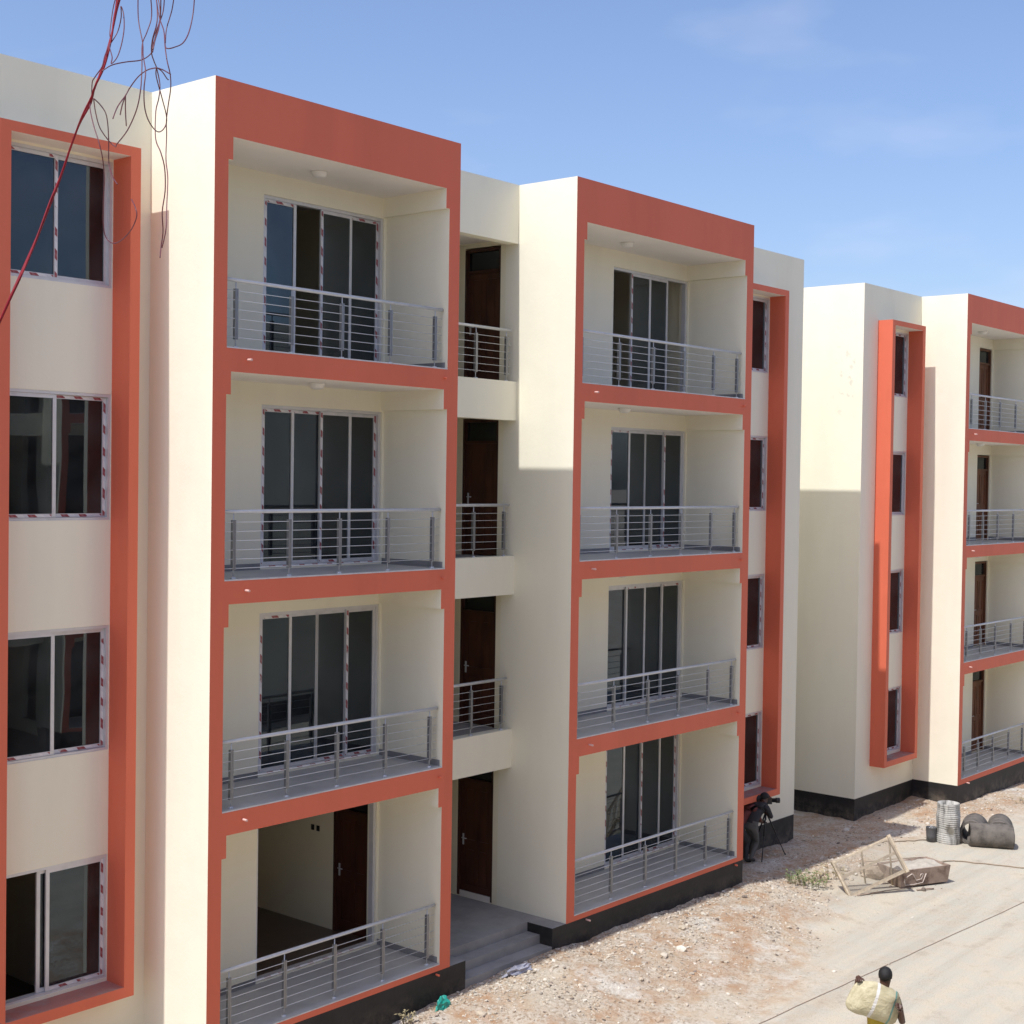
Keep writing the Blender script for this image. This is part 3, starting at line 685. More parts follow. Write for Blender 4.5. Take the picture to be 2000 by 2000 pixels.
ground_line('guide_cord', [(5.5,4.92),(7.4,5.05),(12,5.36),(16.65,5.65),(22,6.0)], 0.0055, M_cord, 'long thin brown cord stretched straight across the paved yard', 'cord', 0.004, 0.012, 120)
ground_line('rope', [(17.45,3.35),(17.9,3.25),(18.6,3.33),(18.85,3.9),(19.16,4.7),(19.4,5.6)], 0.014, M_rope, 'pale rope trailing right from the trough', 'rope', 0.002, 0.08, 60)
ground_line('rope', [(19.75,2.2),(19.0,1.75),(18.6,1.55),(18.1,1.45)], 0.013, M_rope, 'short dusty rope lying between the drum and the building shadow', 'rope', 0.002, 0.15, 40)
# bent reinforcement bars and sticks on the heap behind the sieve
def stick(p, q, r, mat, label):
    x0 = p; b = MB().tube([(0,0,0), ((q[0]-p[0])*.5, (q[1]-p[1])*.5+.02, (q[2]-p[2])*.5+.015), (q[0]-p[0], q[1]-p[1], q[2]-p[2])], [r, r*.95, r*.8], 6)
    tag(b.build('stick', mat, None, p), label, 'stick')
stick((16.2,2.35,gz(16.2,2.35)+.06), (17.6,3.0,gz(17.6,3.0)+.10), .013, M_rust, 'rusty bar lying behind the trough, nearest the sieve')
stick((16.6,2.15,gz(16.6,2.15)+.04), (18.2,2.9,gz(18.2,2.9)+.05), .012, M_rope, 'thin pale stick lying behind the trough towards the drum')
stick((15.9,3.75,gz(15.9,3.75)+.02), (16.25,3.95,gz(16.25,3.95)+.02), .018, M_rust, 'short dark bar on the ground in front of the trough')
stick((14.55,3.12,gz(14.55,3.12)+.02), (16.0,3.62,gz(16.0,3.62)+.02), .012, M_rust, 'thin rusty bar on the ground along the lower edge of the sieve')
# boulder-sized lump and timber block on the heap
def stone_mesh(seed, sx=1, sy=1, sz=1, sub=1):
    bm = bmesh.new(); bmesh.ops.create_icosphere(bm, subdivisions=sub, radius=1)
    off = Vector((seed*7.3, seed*3.1, seed*1.7))
    for v in bm.verts:
        k = 1 + 0.45*noise.noise(v.co*1.3+off); v.co = Vector((v.co.x*sx*k, v.co.y*sy*k, v.co.z*sz*k))
    me = bpy.data.meshes.new('stone'); bm.to_mesh(me); bm.free(); return me
def stone_mat():
    m, t, b = nodes('broken_coral_stone'); L = t.links
    g = N(t, 'ShaderNodeNewGeometry'); oi = N(t, 'ShaderNodeObjectInfo'); ad = N(t, 'ShaderNodeMath', operation='ADD'); L.new(g.outputs['Random Per Island'], ad.inputs[0]); L.new(oi.outputs['Random'], ad.inputs[1])
    fr = N(t, 'ShaderNodeMath', operation='FRACT'); L.new(ad.outputs[0], fr.inputs[0])
    r = ramp(t, [(0.0, (0.56, 0.51, 0.42)), (0.30, (0.50, 0.42, 0.32)), (0.52, (0.66, 0.62, 0.54)), (0.66, (0.46, 0.35, 0.25)), (0.86, (0.46, 0.41, 0.34)), (0.96, (0.22, 0.18, 0.15))])
    L.new(fr.outputs[0], r.inputs[0])
    tc = N(t, 'ShaderNodeTexCoord'); n = N(t, 'ShaderNodeTexNoise'); n.inputs['Scale'].default_value = 9; n.inputs['Detail'].default_value = 6; L.new(tc.outputs['Object'], n.inputs['Vector'])
    r2 = ramp(t, [(0.3, (0.72,)*3), (0.6, (1.05,)*3)]); L.new(n.outputs['Fac'], r2.inputs[0])
    mx = N(t, 'ShaderNodeMixRGB', blend_type='MULTIPLY'); mx.inputs[0].default_value = 1; L.new(r.outputs[0], mx.inputs[1]); L.new(r2.outputs[0], mx.inputs[2]); L.new(mx.outputs[0], b.inputs['Base Color'])
    b.inputs['Roughness'].default_value = 0.95; b.inputs['Specular IOR Level'].default_value = 0.15
    return m
M_stone = stone_mat()
SM = []
for i in range(10):
    me = stone_mesh(i+1, random.uniform(.8,1.3), random.uniform(.7,1.1), random.uniform(.45,.8)); me.materials.append(M_stone); SM.append(me)
lump = link('stone_slab', stone_mesh(31, 0.30, 0.22, 0.16, 2), None, (16.0, 2.75, gz(16.0,2.75)+0.06)); lump.data.materials.append(M_rope)
lump.rotation_euler = (0.2, 0.5, 0.6); tag(lump, 'big brown lump of earth behind the sieve frame', 'stone')
# heap of lumps between the sieve and the trough
rh = random.Random(3)
for i in range(16):
    x = 16.15 + rh.uniform(-.75, .95); o = 2.62 + rh.uniform(-.45, .22) + (x-16.15)*.25; s = rh.uniform(.05, .13)
    st = link('rubble_lump', SM[i % 10], None, (x, o, gz(x, o)+s*.25)); st.scale = (s, s, s); st.rotation_euler = (rh.uniform(-.5,.5), rh.uniform(-.5,.5), rh.uniform(0, 6.28))
    tag(st, 'tan rubble lump in the heap behind the sieve and trough', 'stone', 'rubble lumps behind the trough')
for i, (x, o, s) in enumerate(((17.35,3.62,.11),(17.5,3.45,.08),(17.3,3.40,.10),(16.0,3.85,.07))):
    st = link('mortar_lump', SM[(i*3+1) % 10], None, (x, o, gz(x, o)+s*.3)); st.scale = (s, s, s*1.2); st.rotation_euler = (i, .4*i, i*2.1)
    tag(st, ['cement lump against the right end of the trough, lowest one', 'small cement lump at the far right corner of the trough', 'cement lump at the back right corner of the trough', 'small cement lump in front of the trough by the short bar'][i], 'stone')
# large stones, countable ones
rs = random.Random(21); k = 0
while k < 64:
    x = rs.uniform(3.8, 26); o = 1.5 + abs(rs.gauss(0, 1.3)) if x < 14 or x > 23.6 else rs.uniform(0.2, 3.2)
    if x > 17.6 and x < 23.6: o = rs.uniform(0.25, 2.3)
    if 4.4 < x < 7.6 and o < 1.6: continue
    if rubble(x, o) < rs.random()*0.9: continue
    if (15.6 < x < 17.9 and 2.6 < o < 4.1) or (19.4 < x < 22 and o > 2): continue
    s = rs.uniform(0.03, 0.07)*(1.5 if rs.random() < 0.10 else 1)
    st = link('stone', SM[k % 10], None, (x, o, gz(x, o)+s*0.2)); st.scale = (s, s, s); st.rotation_euler = (rs.uniform(-.3,.3), rs.uniform(-.3,.3), rs.uniform(0, 6.28))
    tag(st, 'loose pale stone lying in the rubble along the buildings', 'stone', 'loose stones in the rubble'); k += 1
# gravel and chips: uncountable
def gravel():
    base = [stone_mesh(50+i, random.uniform(.9,1.4), random.uniform(.6,1), random.uniform(.35,.7), 1) for i in range(6)]
    geo = [([v.co.copy() for v in me.vertices], [tuple(p.vertices) for p in me.polygons]) for me in base]
    r = random.Random(5); V, F = [], []; cnt = 0
    tet = geo
    while cnt < 15000:
        u = r.random()
        if u < 0.72: x = r.uniform(2.5, 17.5); o = 1.35 + abs(r.gauss(0, 1.5))
        else: x = r.uniform(12.8, 27.5); o = r.uniform(0.05, 3.6)
        if 20.66 < x < 23.885 and o < 0.02: continue
        if x > 23.885 and o < 1.25: continue
        if x < 13.16 and o < 1.36: continue
        rb = rubble(x, o)
        cl = 0.5+0.5*noise.noise(Vector((x*0.93, o*0.93, 7)))
        if r.random() > (rb*(0.06+1.9*cl*cl*cl+(0.5 if o < 1.75 or (x > 17.6 and o < 1.0) else 0))+0.025): continue
        s = r.uniform(0.006, 0.018) if r.random() < 0.86 else r.uniform(0.018, 0.042)
        z = gz(x, o)+s*0.1; a = r.uniform(0, 6.28); ca, sa = math.cos(a), math.sin(a); tx, ty = r.uniform(-.4,.4), r.uniform(-.4,.4)
        vs, fs = geo[cnt % 6]; b = len(V)
        for v in vs:
            X, Y = v.x*ca-v.y*sa, v.x*sa+v.y*ca; V.append((x+X*s, -o+Y*s, z+(v.z+tx*X+ty*Y)*s))
        for f in fs: F.append(tuple(b+i for i in f))
        cnt += 1
    me = bpy.data.meshes.new('gravel'); me.from_pydata(V, [], F); me.materials.append(M_stone); me.update()
    tag(link('gravel', me), 'broken stone chips and gravel strewn over the reddish earth', None, None, 'stuff')
gravel()
# teal plastic bag against the plinth
def crumple(name, cx, co, s, mat, label, cat, seed, flat=1.0, sub=3):
    bm = bmesh.new(); bmesh.ops.create_icosphere(bm, subdivisions=sub, radius=1); off = Vector((seed, seed*2, 0))
    for v in bm.verts:
        k = 0.75 + 0.55*noise.noise(v.co*1.6+off) + 0.30*noise.noise(v.co*4.0+off); v.co = Vector((v.co.x*k*s[0], v.co.y*k*s[1], max(-0.3, v.co.z)*k*s[2]))
    me = bpy.data.meshes.new(name); bm.to_mesh(me); bm.free(); me.materials.append(mat)
    return tag(link(name, me, None, (cx, co, gz(cx, co)+0.03)), label, cat)
crumple('plastic_bag', 4.22, 1.56, (0.17, 0.09, 0.16), M_teal, 'crumpled teal green plastic bag against the black plinth', 'plastic bag', 3.0)
crumple('plastic_sheet', 6.0, 1.56, (0.40, 0.10, 0.09), M_film, 'crumpled bluish grey plastic sheet at the foot of the steps', 'plastic sheet', 9.0)
# weeds
def weed(name, cx, co, n, h, sp, label, seed, mat=None):
    r = random.Random(seed); root = tag(empty(name, (cx, co, gz(cx, co))), label, 'weed')
    st = MB(); lf = MB()
    for i in range(n):
        a = r.uniform(0, 6.28); ln = h*r.uniform(.5,1); rad = sp*math.sqrt(r.random()); bx, bo = rad*math.cos(a), rad*math.sin(a)
        zz = gz(cx+bx, co+bo)-gz(cx, co); lean = r.uniform(.1,.5)*ln
        pts = [(bx, bo, zz-.01), (bx+lean*.4*math.cos(a), bo+lean*.4*math.sin(a), zz+ln*.6), (bx+lean*math.cos(a), bo+lean*math.sin(a), zz+ln)]
        st.tube(pts, [.004,.003,.002], 4)
        for j in range(7):
            t = r.uniform(.25,1); p = Vector(pts[1])*(1-t)+Vector(pts[2])*t if t > .5 else Vector(pts[0])*(1-t*2)+Vector(pts[1])*t*2
            b = r.uniform(0,6.28); l = r.uniform(.03,.07); d = Vector((math.cos(b)*l, math.sin(b)*l, r.uniform(-.02,.04))); s = Vector((-d.y, d.x, 0))*.28
            lf.poly([tuple(p), tuple(p+d*.5+s), tuple(p+d), tuple(p+d*.5-s)])
    tag(st.build('stem', M_straw, root), kind='stuff'); tag(lf.build('foliage', mat or M_leaf, root), kind='stuff')
weed('weed_plant', 14.35, 2.15, 60, 0.26, 0.42, 'low green weed growing in the rubble left of the sieve', 2)
weed('weed_plant', 15.2, 2.15, 30, 0.22, 0.35, 'dry straw-coloured weed behind the sieve frame', 8, M_straw)
weed('weed_plant', 3.45, 1.60, 10, 0.22, 0.07, 'tiny dry sprig against the black plinth, lower left', 5, M_straw)
weed('weed_plant', 25.6, 2.6, 40, 0.16, 0.6, 'sparse yellowish grass patch at the far right rubble', 11, M_straw)

# ------------------------------------------------------------------ people
M_skin = surf('dark_brown_skin', (0.085, 0.040, 0.026), 0.5, 0.12, 12, 0.1, 60)
M_hair = surf('black_hair', (0.008, 0.007, 0.007), 0.7, 0.2, 30, 0.5, 120)
M_yellow = surf('mustard_yellow_shirt', (0.42, 0.30, 0.03), 0.85, 0.15, 6, 0.4, 30)
M_trou = surf('dark_grey_trousers', (0.045, 0.045, 0.05), 0.85, 0.15, 6, 0.4, 30)
M_trou2 = surf('charcoal_striped_trousers', (0.11, 0.11, 0.105), 0.85, 0.15, 6, 0.4, 30)
M_maroon = surf('maroon_shirt', (0.14, 0.04, 0.038), 0.85, 0.15, 6, 0.4, 30)
M_blackshirt = surf('black_shirt', (0.03, 0.031, 0.036), 0.85, 0.15, 6, 0.4, 30)
M_shoe = surf('dusty_shoe', (0.05, 0.045, 0.04), 0.8, 0.15, 10, 0.2, 30)

def skin_body(joints, bones, root, sub=2):
    """one continuous surface over a joint skeleton; returns mesh"""
    names = list(joints); idx = {n: i for i, n in enumerate(names)}
    me = bpy.data.meshes.new('tmp'); me.from_pydata([(joints[n][0], -joints[n][1], joints[n][2]) for n in names], [(idx[a], idx[b]) for a, b in bones], [])
    ob = bpy.data.objects.new('tmp', me); C.objects.link(ob)
    sk = ob.modifiers.new('s', 'SKIN'); sk.use_smooth_shade = True
    if not me.skin_vertices: bpy.context.view_layer.update()
    for n in names:
        v = me.skin_vertices[0].data[idx[n]]; r = joints[n][3]; v.radius = (r, r) if not isinstance(r, tuple) else r; v.use_root = (n == root)
    su = ob.modifiers.new('u', 'SUBSURF'); su.levels = sub; su.render_levels = sub
    dg = bpy.context.evaluated_depsgraph_get(); dg.update()
    res = bpy.data.meshes.new_from_object(ob.evaluated_get(dg))
    bpy.data.objects.remove(ob); return res
def seg_dist(p, a, b):
    ab = b-a; t = max(0, min(1, (p-a).dot(ab)/max(ab.length_squared, 1e-9))); return (p-(a+ab*t)).length
def hand_geo(mb, wrist, dirv, palm_n, size=0.095, curl=0.5, m=0):
    """palm wedge + five bent tapering fingers (facade coords)"""
    w = Vector(wrist); d = Vector(dirv).normalized(); n = Vector(palm_n); n = (n-d*n.dot(d)).normalized(); s = d.cross(n)
    P = size
    mb.tube([tuple(w-d*.03), tuple(w+d*P*.25), tuple(w+d*P*.6), tuple(w+d*P*.95)], [.026, .034, .038, .030], 8, m)
    for i, ln in enumerate((.78, .92, 1.0, .85)):
        off = s*((i-1.5)*.021); L = P*.85*ln; p0 = w+d*P*.85+off; a = curl*1.1
        p1 = p0 + (d*math.cos(a*.5)+n*math.sin(a*.5))*L*.45; p2 = p1 + (d*math.cos(a*1.4)+n*math.sin(a*1.4))*L*.33; p3 = p2 + (d*math.cos(a*2.1)+n*math.sin(a*2.1))*L*.25
        mb.tube([tuple(p0-d*.02), tuple(p1), tuple(p2), tuple(p3)], [.0105, .0098, .0088, .007], 6, m)
    t0 = w+d*P*.25+s*-.03; t1 = t0+(d*.6-s*.7+n*.25)*.04; t2 = t1+(d*.9-s*.2+n*.4)*.035
    mb.tube([tuple(t0), tuple(t1), tuple(t2)], [.013, .0115, .009], 6, m)
def person(name, J, bones, root, colors, label, extra=None, hair=None):
    """J in facade coords relative to base point; colors: function(center Vector facade, nearest bone)->material index"""
    base, mats = colors['base'], colors['mats']
    me = skin_body(J, bones, root)
    for mm in mats: me.materials.append(mm)
    B = [(a, b, Vector(J[a][:3]), Vector(J[b][:3])) for a, b in bones]
    for p in me.polygons:
        c = Vector((p.center.x, -p.center.y, p.center.z)); best = min(B, key=lambda q: seg_dist(c, q[2], q[3])); p.material_index = colors['f']((best[0], best[1])); p.use_smooth = True
    ob = link(name, me, None, base)
    if extra:
        mb = MB(); extra(mb); m2 = mb.mesh('x', mats)
        bm = bmesh.new(); bm.from_mesh(me); bm.from_mesh(m2); bm.to_mesh(me); bm.free()
    tag(ob, label, 'person')
    if hair: hair(ob)
    return ob
def ellipsoid(mb, c, r, axis_fwd, m=0, keep=None, n=14, k=18, bumps=0.0):
    """ellipsoid patch: r=(side,fwd,up)"""
    f = Vector(axis_fwd).normalized(); u = Vector((0,0,1)); u = (u-f*u.dot(f)).normalized(); s = f.cross(u); b = len(mb.v)
    grid = {}
    for i in range(n+1):
        th = math.pi*i/n
        for j in range(k):
            ph = 2*math.pi*j/k; q = (math.sin(th)*math.cos(ph), math.sin(th)*math.sin(ph), math.cos(th)); g = 1+bumps*noise.noise(Vector(q)*5)
            p = Vector(c)+s*(q[0]*r[0]*g)+f*(q[1]*r[1]*g)+u*(q[2]*r[2]*g); grid[i,j] = (len(mb.v), q); mb.v.append((p.x, -p.y, p.z))
    for i in range(n):
        for j in range(k):
            j2 = (j+1) % k; q = grid[i,j][1]
            if keep and not keep(q): continue
            mb.f.append((grid[i,j][0], grid[i+1,j][0], grid[i+1,j2][0], grid[i,j2][0])); mb.m.append(m); mb.sm.append(True)
def face(mb, hc, fwd, m=0):
    """nose, brow, ears, lips and eyes around a head centre"""
    f = Vector(fwd).normalized(); u = Vector((0,0,1)); u = (u-f*u.dot(f)).normalized(); s = f.cross(u); h = Vector(hc)
    mb.tube([tuple(h+f*.085+u*.015), tuple(h+f*.112-u*.02), tuple(h+f*.095-u*.035)], [.008,.015,.011], 6, m)
    for sg in (-1, 1):
        ellipsoid(mb, h+s*(sg*.078)-u*.005-f*.005, (.012,.022,.032), f, m, None, 6, 8)
        ellipsoid(mb, h+s*(sg*.032)+f*.088+u*.012, (.012,.006,.007), f, 3, None, 5, 8)
    mb.tube([tuple(h+f*.083-u*.062+s*-.025), tuple(h+f*.097-u*.062), tuple(h+f*.083-u*.062+s*.025)], [.006,.011,.006], 6, m)
M_eye = surf('eye', (0.5, 0.47, 0.43), 0.3, 0.02, 10, 0, 40)

# --- worker in the foreground, walking away with a sack across his back
def worker():
    bx, bo = 6.22, 7.70; zg = gz(bx, bo)-0.05
    lat = Vector((0.646, 0.763, 0)); fwd = Vector((0.885, -0.465, 0)).normalized()      # image right, walking direction
    def P(l, f, z): q = lat*l + fwd*f; return (q.x, q.y, z)
    J = {}
    def j(n, l, f, z, r): J[n] = P(l, f, z)+(r,)
    j('pel', -.06, 0, .95, (.15,.11)); j('waist', -.06, .01, 1.10, (.145,.105)); j('chest', -.05, .05, 1.32, (.165,.115)); j('upch', -.03, .07, 1.45, (.13,.09)); j('neck', -.01, .09, 1.53, .055); j('head0', 0.0, .11, 1.62, .078); j('head1', 0.0, .12, 1.70, .090); j('head2', 0.0, .115, 1.765, .066)
    j('shL', -.21, .05, 1.44, .062); j('elL', -.40, .10, 1.40, .046); j('wrL', -.37, -.03, 1.70, .030)
    j('shR', .15, .05, 1.43, .062); j('elR', .235, -.03, 1.10, .046); j('wrR', .20, -.20, 1.36, .030)
    j('hipL', -.15, 0, .90, .085); j('knL', -.16, .16, .50, .060); j('anL', -.16, .05, .09, .042); j('toL', -.17, .20, .035, .036)
    j('hipR', .03, 0, .90, .085); j('knR', .04, -.02, .50, .060); j('anR', .05, -.22, .14, .042); j('toR', .05, -.10, .03, .036)
    bones = [('pel','waist'),('waist','chest'),('chest','upch'),('upch','neck'),('neck','head0'),('head0','head1'),('head1','head2'),('upch','shL'),('shL','elL'),('elL','wrL'),('upch','shR'),('shR','elR'),('elR','wrR'),('pel','hipL'),('hipL','knL'),('knL','anL'),('anL','toL'),('pel','hipR'),('hipR','knR'),('knR','anR'),('anR','toR')]
    def f(b):
        n = b[1]
        if n in ('neck','head0','head1','head2','elR','wrR','elL','wrL'): return 0
        if n in ('waist','chest','upch','shL','shR'): return 1
        if n in ('toL','toR'): return 4
        return 2
    def extra(mb):
        hand_geo(mb, J['wrL'][:3], tuple(Vector(P(-.35,-.15,1.735))-Vector(J['wrL'][:3])), (0,0,-1), .085, .9)
        hand_geo(mb, J['wrR'][:3], tuple(Vector(P(.17,-.27,1.42))-Vector(J['wrR'][:3])), tuple(-lat), .085, .7)
        face(mb, P(0,.12,1.685), fwd)
    def hair(ob):
        mb = MB(); ellipsoid(mb, P(0.0,.112,1.705), (.092,.110,.104), fwd, 0, lambda q: q[2] > -.12 - .50*max(0,-q[1]) and q[1] < .80 + q[2]*.3, 16, 22, .03)
        mb.build('hair', M_hair, ob)
        # loose hem and sleeves of the shirt
        hm = MB(); ring = []
        cz = [( .86, .175, .135), (.95, .178, .14), (1.10, .172, .135), (1.30, .185, .14)]
        n = 24; b0 = 0; c0 = Vector(P(-.06, .01, 0))
        for z, rl, rf in cz:
            for i in range(n):
                a = 2*math.pi*i/n; w = 1+.05*noise.noise(Vector((math.cos(a)*2, math.sin(a)*2, z*4))); q = c0 + lat*(math.cos(a)*rl*w) + fwd*(math.sin(a)*rf*w); hm.v.append((q.x, -q.y, z+.01*math.sin(a*3)))
        for r in range(3):
            for i in range(n): hm.f.append((r*n+i, r*n+(i+1)%n, (r+1)*n+(i+1)%n, (r+1)*n+i)); hm.m.append(0); hm.sm.append(True)
        hm.build('shirt', M_yellow, ob)
    person('person', J, bones, 'pel', dict(base=(bx,bo,zg), mats=[M_skin, M_yellow, M_trou, M_eye, M_shoe], f=f), 'person in mustard shirt walking away with a sack across the back', extra, hair)
    # the sack
    M_sack, t, b = nodes('woven_poly_sack'); L = t.links
    tc = N(t, 'ShaderNodeTexCoord'); sx = N(t, 'ShaderNodeSeparateXYZ'); L.new(tc.outputs['Generated'], sx.inputs[0])
    n1 = N(t, 'ShaderNodeTexNoise'); n1.inputs['Scale'].default_value = 5; n1.inputs['Detail'].default_value = 5; L.new(tc.outputs['Generated'], n1.inputs['Vector'])
    r1 = ramp(t, [(0.3, (0.40, 0.355, 0.215)), (0.6, (0.51, 0.46, 0.30))]); L.new(n1.outputs['Fac'], r1.inputs[0])
    def stripe(c, wd, col, prev):
        s1 = N(t, 'ShaderNodeMath', operation='COMPARE'); L.new(sx.outputs['X'], s1.inputs[0]); s1.inputs[1].default_value = c; s1.inputs[2].default_value = wd
        mx = N(t, 'ShaderNodeMixRGB'); L.new(s1.outputs[0], mx.inputs[0]); L.new(prev, mx.inputs[1]); mx.inputs[2].default_value = (*col, 1); return mx.outputs[0]
    c = stripe(0.44, 0.028, (0.62, 0.60, 0.56), r1.outputs[0]); c = stripe(0.80, 0.02, (0.16, 0.30, 0.25), c)
    L.new(c, b.inputs['Base Color']); b.inputs['Roughness'].default_value = 0.6
    n2 = N(t, 'ShaderNodeTexNoise'); n2.inputs['Scale'].default_value = 7; n2.inputs['Detail'].default_value = 4; n2.inputs['Distortion'].default_value = 1.2; L.new(tc.outputs['Generated'], n2.inputs['Vector'])
    bp = N(t, 'ShaderNodeBump'); bp.inputs['Strength'].default_value = 0.45; bp.inputs['Distance'].default_value = 0.05; L.new(n2.outputs['Fac'], bp.inputs['Height']); L.new(bp.outputs[0], b.inputs['Normal'])
    bm = bmesh.new(); bmesh.ops.create_uvsphere(bm, u_segments=40, v_segments=24, radius=1)
    for v in bm.verts:
        x, y, z = v.co
        sg = lambda q, e: math.copysign(abs(q)**e, q)
        X, Z = sg(x, .62), sg(z, .58); Y = sg(y, .8)
        ed = max(abs(X), abs(Z))
        thick = .12*(1-.72*ed**3)
        wr = 1+.06*noise.noise(Vector((X*2.2, Y, Z*2.2)))+.03*noise.noise(Vector((X*6, Y*2, Z*6)))
        v.co = Vector((X*(.37-.035*Z)*wr, Y*thick*wr + .05*X*X, Z*.25*wr + .02*noise.noise(Vector((X*2,5,Z))) - .06*X*X*(1 if Z < 0 else .3)))
    me = bpy.data.meshes.new('sack'); bm.to_mesh(me); bm.free(); me.materials.append(M_sack)
    me.polygons.foreach_set('use_smooth', [True]*len(me.polygons))
    ctr = lat*(-.125) + fwd*(-.13)
    s = link('sack', me, None, (bx+ctr.x, bo+ctr.y, zg+1.425)); s.scale = (.94, .94, .94)
    xa = Vector((lat.x, -lat.y, 0)); za = Vector((-fwd.x*.0, 0, 1)); ang = R(19)
    X = xa*math.cos(ang) - za*math.sin(ang); Z = xa*math.sin(ang) + za*math.cos(ang); Y = Z.cross(X)
    s.rotation_euler = Matrix((X, Y, Z)).transposed().to_euler()
    tag(s, 'bulging cream woven sack with a green stripe on the worker\'s back', 'sack')
worker()

# --- two people bending over a video camera at the tower corner, in the shade
def bender(bx, bo, face_l, mats, label, lean, legs, arm_t, hd):
    zg = gz(bx, bo); J = {}
    fwd = Vector((face_l[0], face_l[1], 0)).normalized(); lat = Vector((fwd.y, -fwd.x, 0))
    def P(l, f, z): q = lat*l + fwd*f; return (q.x, q.y, z)
    def j(n, l, f, z, r): J[n] = P(l, f, z)+(r,)
    hz = lean['hz']
    j('pel', 0, lean['pf'], hz, (.14,.12)); j('waist', 0, lean['pf']+.11, hz+.14, (.13,.105)); j('chest', 0, lean['pf']+.25, hz+.29, (.155,.115)); j('upch', 0, lean['pf']+.34, hz+.36, (.12,.09)); j('neck', 0, lean['pf']+.42, hz+.39, .055); j('head0', hd[0]*.6, lean['pf']+.47, hz+.43, .078); j('head1', hd[0], lean['pf']+.51, hz+.50, .088); j('head2', hd[0], lean['pf']+.52, hz+.56, .064)
    for sd, sg in (('L',-1),('R',1)):
        j('hip'+sd, sg*.10, lean['pf'], hz-.05, .085); j('kn'+sd, legs[sd][0]*.55, legs[sd][1]*.4+.07, hz*.5, .06); j('an'+sd, legs[sd][0], legs[sd][1], .08, .042); j('to'+sd, legs[sd][0], legs[sd][1]+.15, .035, .036)
        j('sh'+sd, sg*.18, lean['pf']+.32, hz+.34, .058); j('el'+sd, sg*.22, lean['pf']+.42, hz+.12, .044); j('wr'+sd, arm_t[0]+sg*.05, arm_t[1], arm_t[2], .03)
    bones = [('pel','waist'),('waist','chest'),('chest','upch'),('upch','neck'),('neck','head0'),('head0','head1'),('head1','head2')]
    for s in 'LR': bones += [('upch','sh'+s),('sh'+s,'el'+s),('el'+s,'wr'+s),('pel','hip'+s),('hip'+s,'kn'+s),('kn'+s,'an'+s),('an'+s,'to'+s)]
    def f(b):
        n = b[1]
        if n in ('neck','head0','head1','head2') or n[:2] in ('wr',): return 0
        if n in ('waist','chest','upch') or n[:2] in ('sh','el'): return 1
        if n[:2] == 'to': return 4
        return 2
    hc = P(hd[0], lean['pf']+.51, hz+.49)
    def extra(mb):
        for s in 'LR': hand_geo(mb, J['wr'+s][:3], tuple(fwd), (0,0,-1), .08, .6)
        face(mb, hc, fwd)
    def hair(ob):
        mb = MB(); ellipsoid(mb, P(hd[0], lean['pf']+.505, hz+.515), (.094,.108,.096), fwd, 0, lambda q: q[2] > -.1-.7*max(0,-q[1]) and q[1] < .75+q[2]*.3, 14, 18, .03); mb.build('hair', M_hair, ob)
    return person('person', J, bones, 'pel', dict(base=(bx,bo,zg), mats=mats, f=f), label, extra, hair)
bender(15.00, 0.22, (0.75, 0.25), [M_skin, M_maroon, M_trou, M_eye, M_shoe], 'person in maroon shirt stooping by the red tower corner', dict(hz=.80, pf=-.14), {'L':(-.16,-.04),'R':(.12,.10)}, (0.0,.50,.80), (0.0,))
bender(15.20, 0.46, (0.80, 0.12), [M_skin, M_blackshirt, M_trou2, M_eye, M_shoe], 'person in black leaning over the video camera on its tripod', dict(hz=.80, pf=-.22), {'L':(-.05,-.28),'R':(.34,.16)}, (0.10,.30,.98), (0.05,))
# tripod and camera
M_blackmetal = surf('black_tripod_metal', (0.015, 0.015, 0.017), 0.4, 0.1, 10, 0.05, 40)
M_lens = surf('lens_glass', (0.03, 0.03, 0.05), 0.08, 0.05, 10, 0.0, 40)
cx, co = 15.56, 0.45; zg = gz(cx, co)
tr = tag(empty('tripod', (cx, co, zg)), 'black camera tripod standing in the shaded rubble', 'tripod')
for fx, fo in ((15.13,.62),(15.98,.70),(15.62,.06)):
    zf = gz(fx, fo)-zg; a = Vector((0,0,.98)); e = Vector((fx-cx, fo-co, zf)); m_ = a.lerp(e, .5)
    lg = MB().tube([tuple(a), tuple(m_)], .017, 8).tube([tuple(a.lerp(e,.47)), tuple(e)], .011, 8).build('leg', M_blackmetal, tr)
    MB().tube([tuple(e+Vector((0,0,.03))), tuple(e)], [.012,.018], 8).build('rubber_foot', M_blackmetal, lg)
MB().tube([(0,0,.80),(0,0,1.10)], .016, 8).build('centre_column', M_blackmetal, tr)
MB().lathe([(0,1.08),(.035,1.08),(.045,1.12),(.03,1.15),(0,1.15)],0,0,0,14).tube([(0,0,1.11),(-.28,-.05,.98)], .009, 6).build('pan_head', M_blackmetal, tr)
vc = tag(empty('video_camera', (cx, co, zg+1.15)), 'black video camera on the tripod pointing right', 'camera')
vd = Vector((0.62, 0.78, 0)).normalized(); ra = math.atan2(-vd.y, vd.x)
MB().box(-.16,.12,-.055,.055,0.0,.13).box(-.20,-.16,-.04,.04,.03,.11).build('camera_body', M_blackmetal, vc, (0,0,0), ra)
MB().tube([(.12,0,.075),(.20,0,.075),(.205,0,.075),(.29,0,.075)], [.045,.045,.056,.058], 16).build('lens', M_blackmetal, vc, (0,0,0), ra)
MB().tube([(.29,0,.075),(.293,0,.075)], .048, 16).build('lens_glass', M_lens, vc, (0,0,0), ra)
MB().tube([(-.12,0,.13),(-.10,0,.18),(.06,0,.18),(.09,0,.13)], .011, 6).build('top_handle', M_blackmetal, vc, (0,0,0), ra)
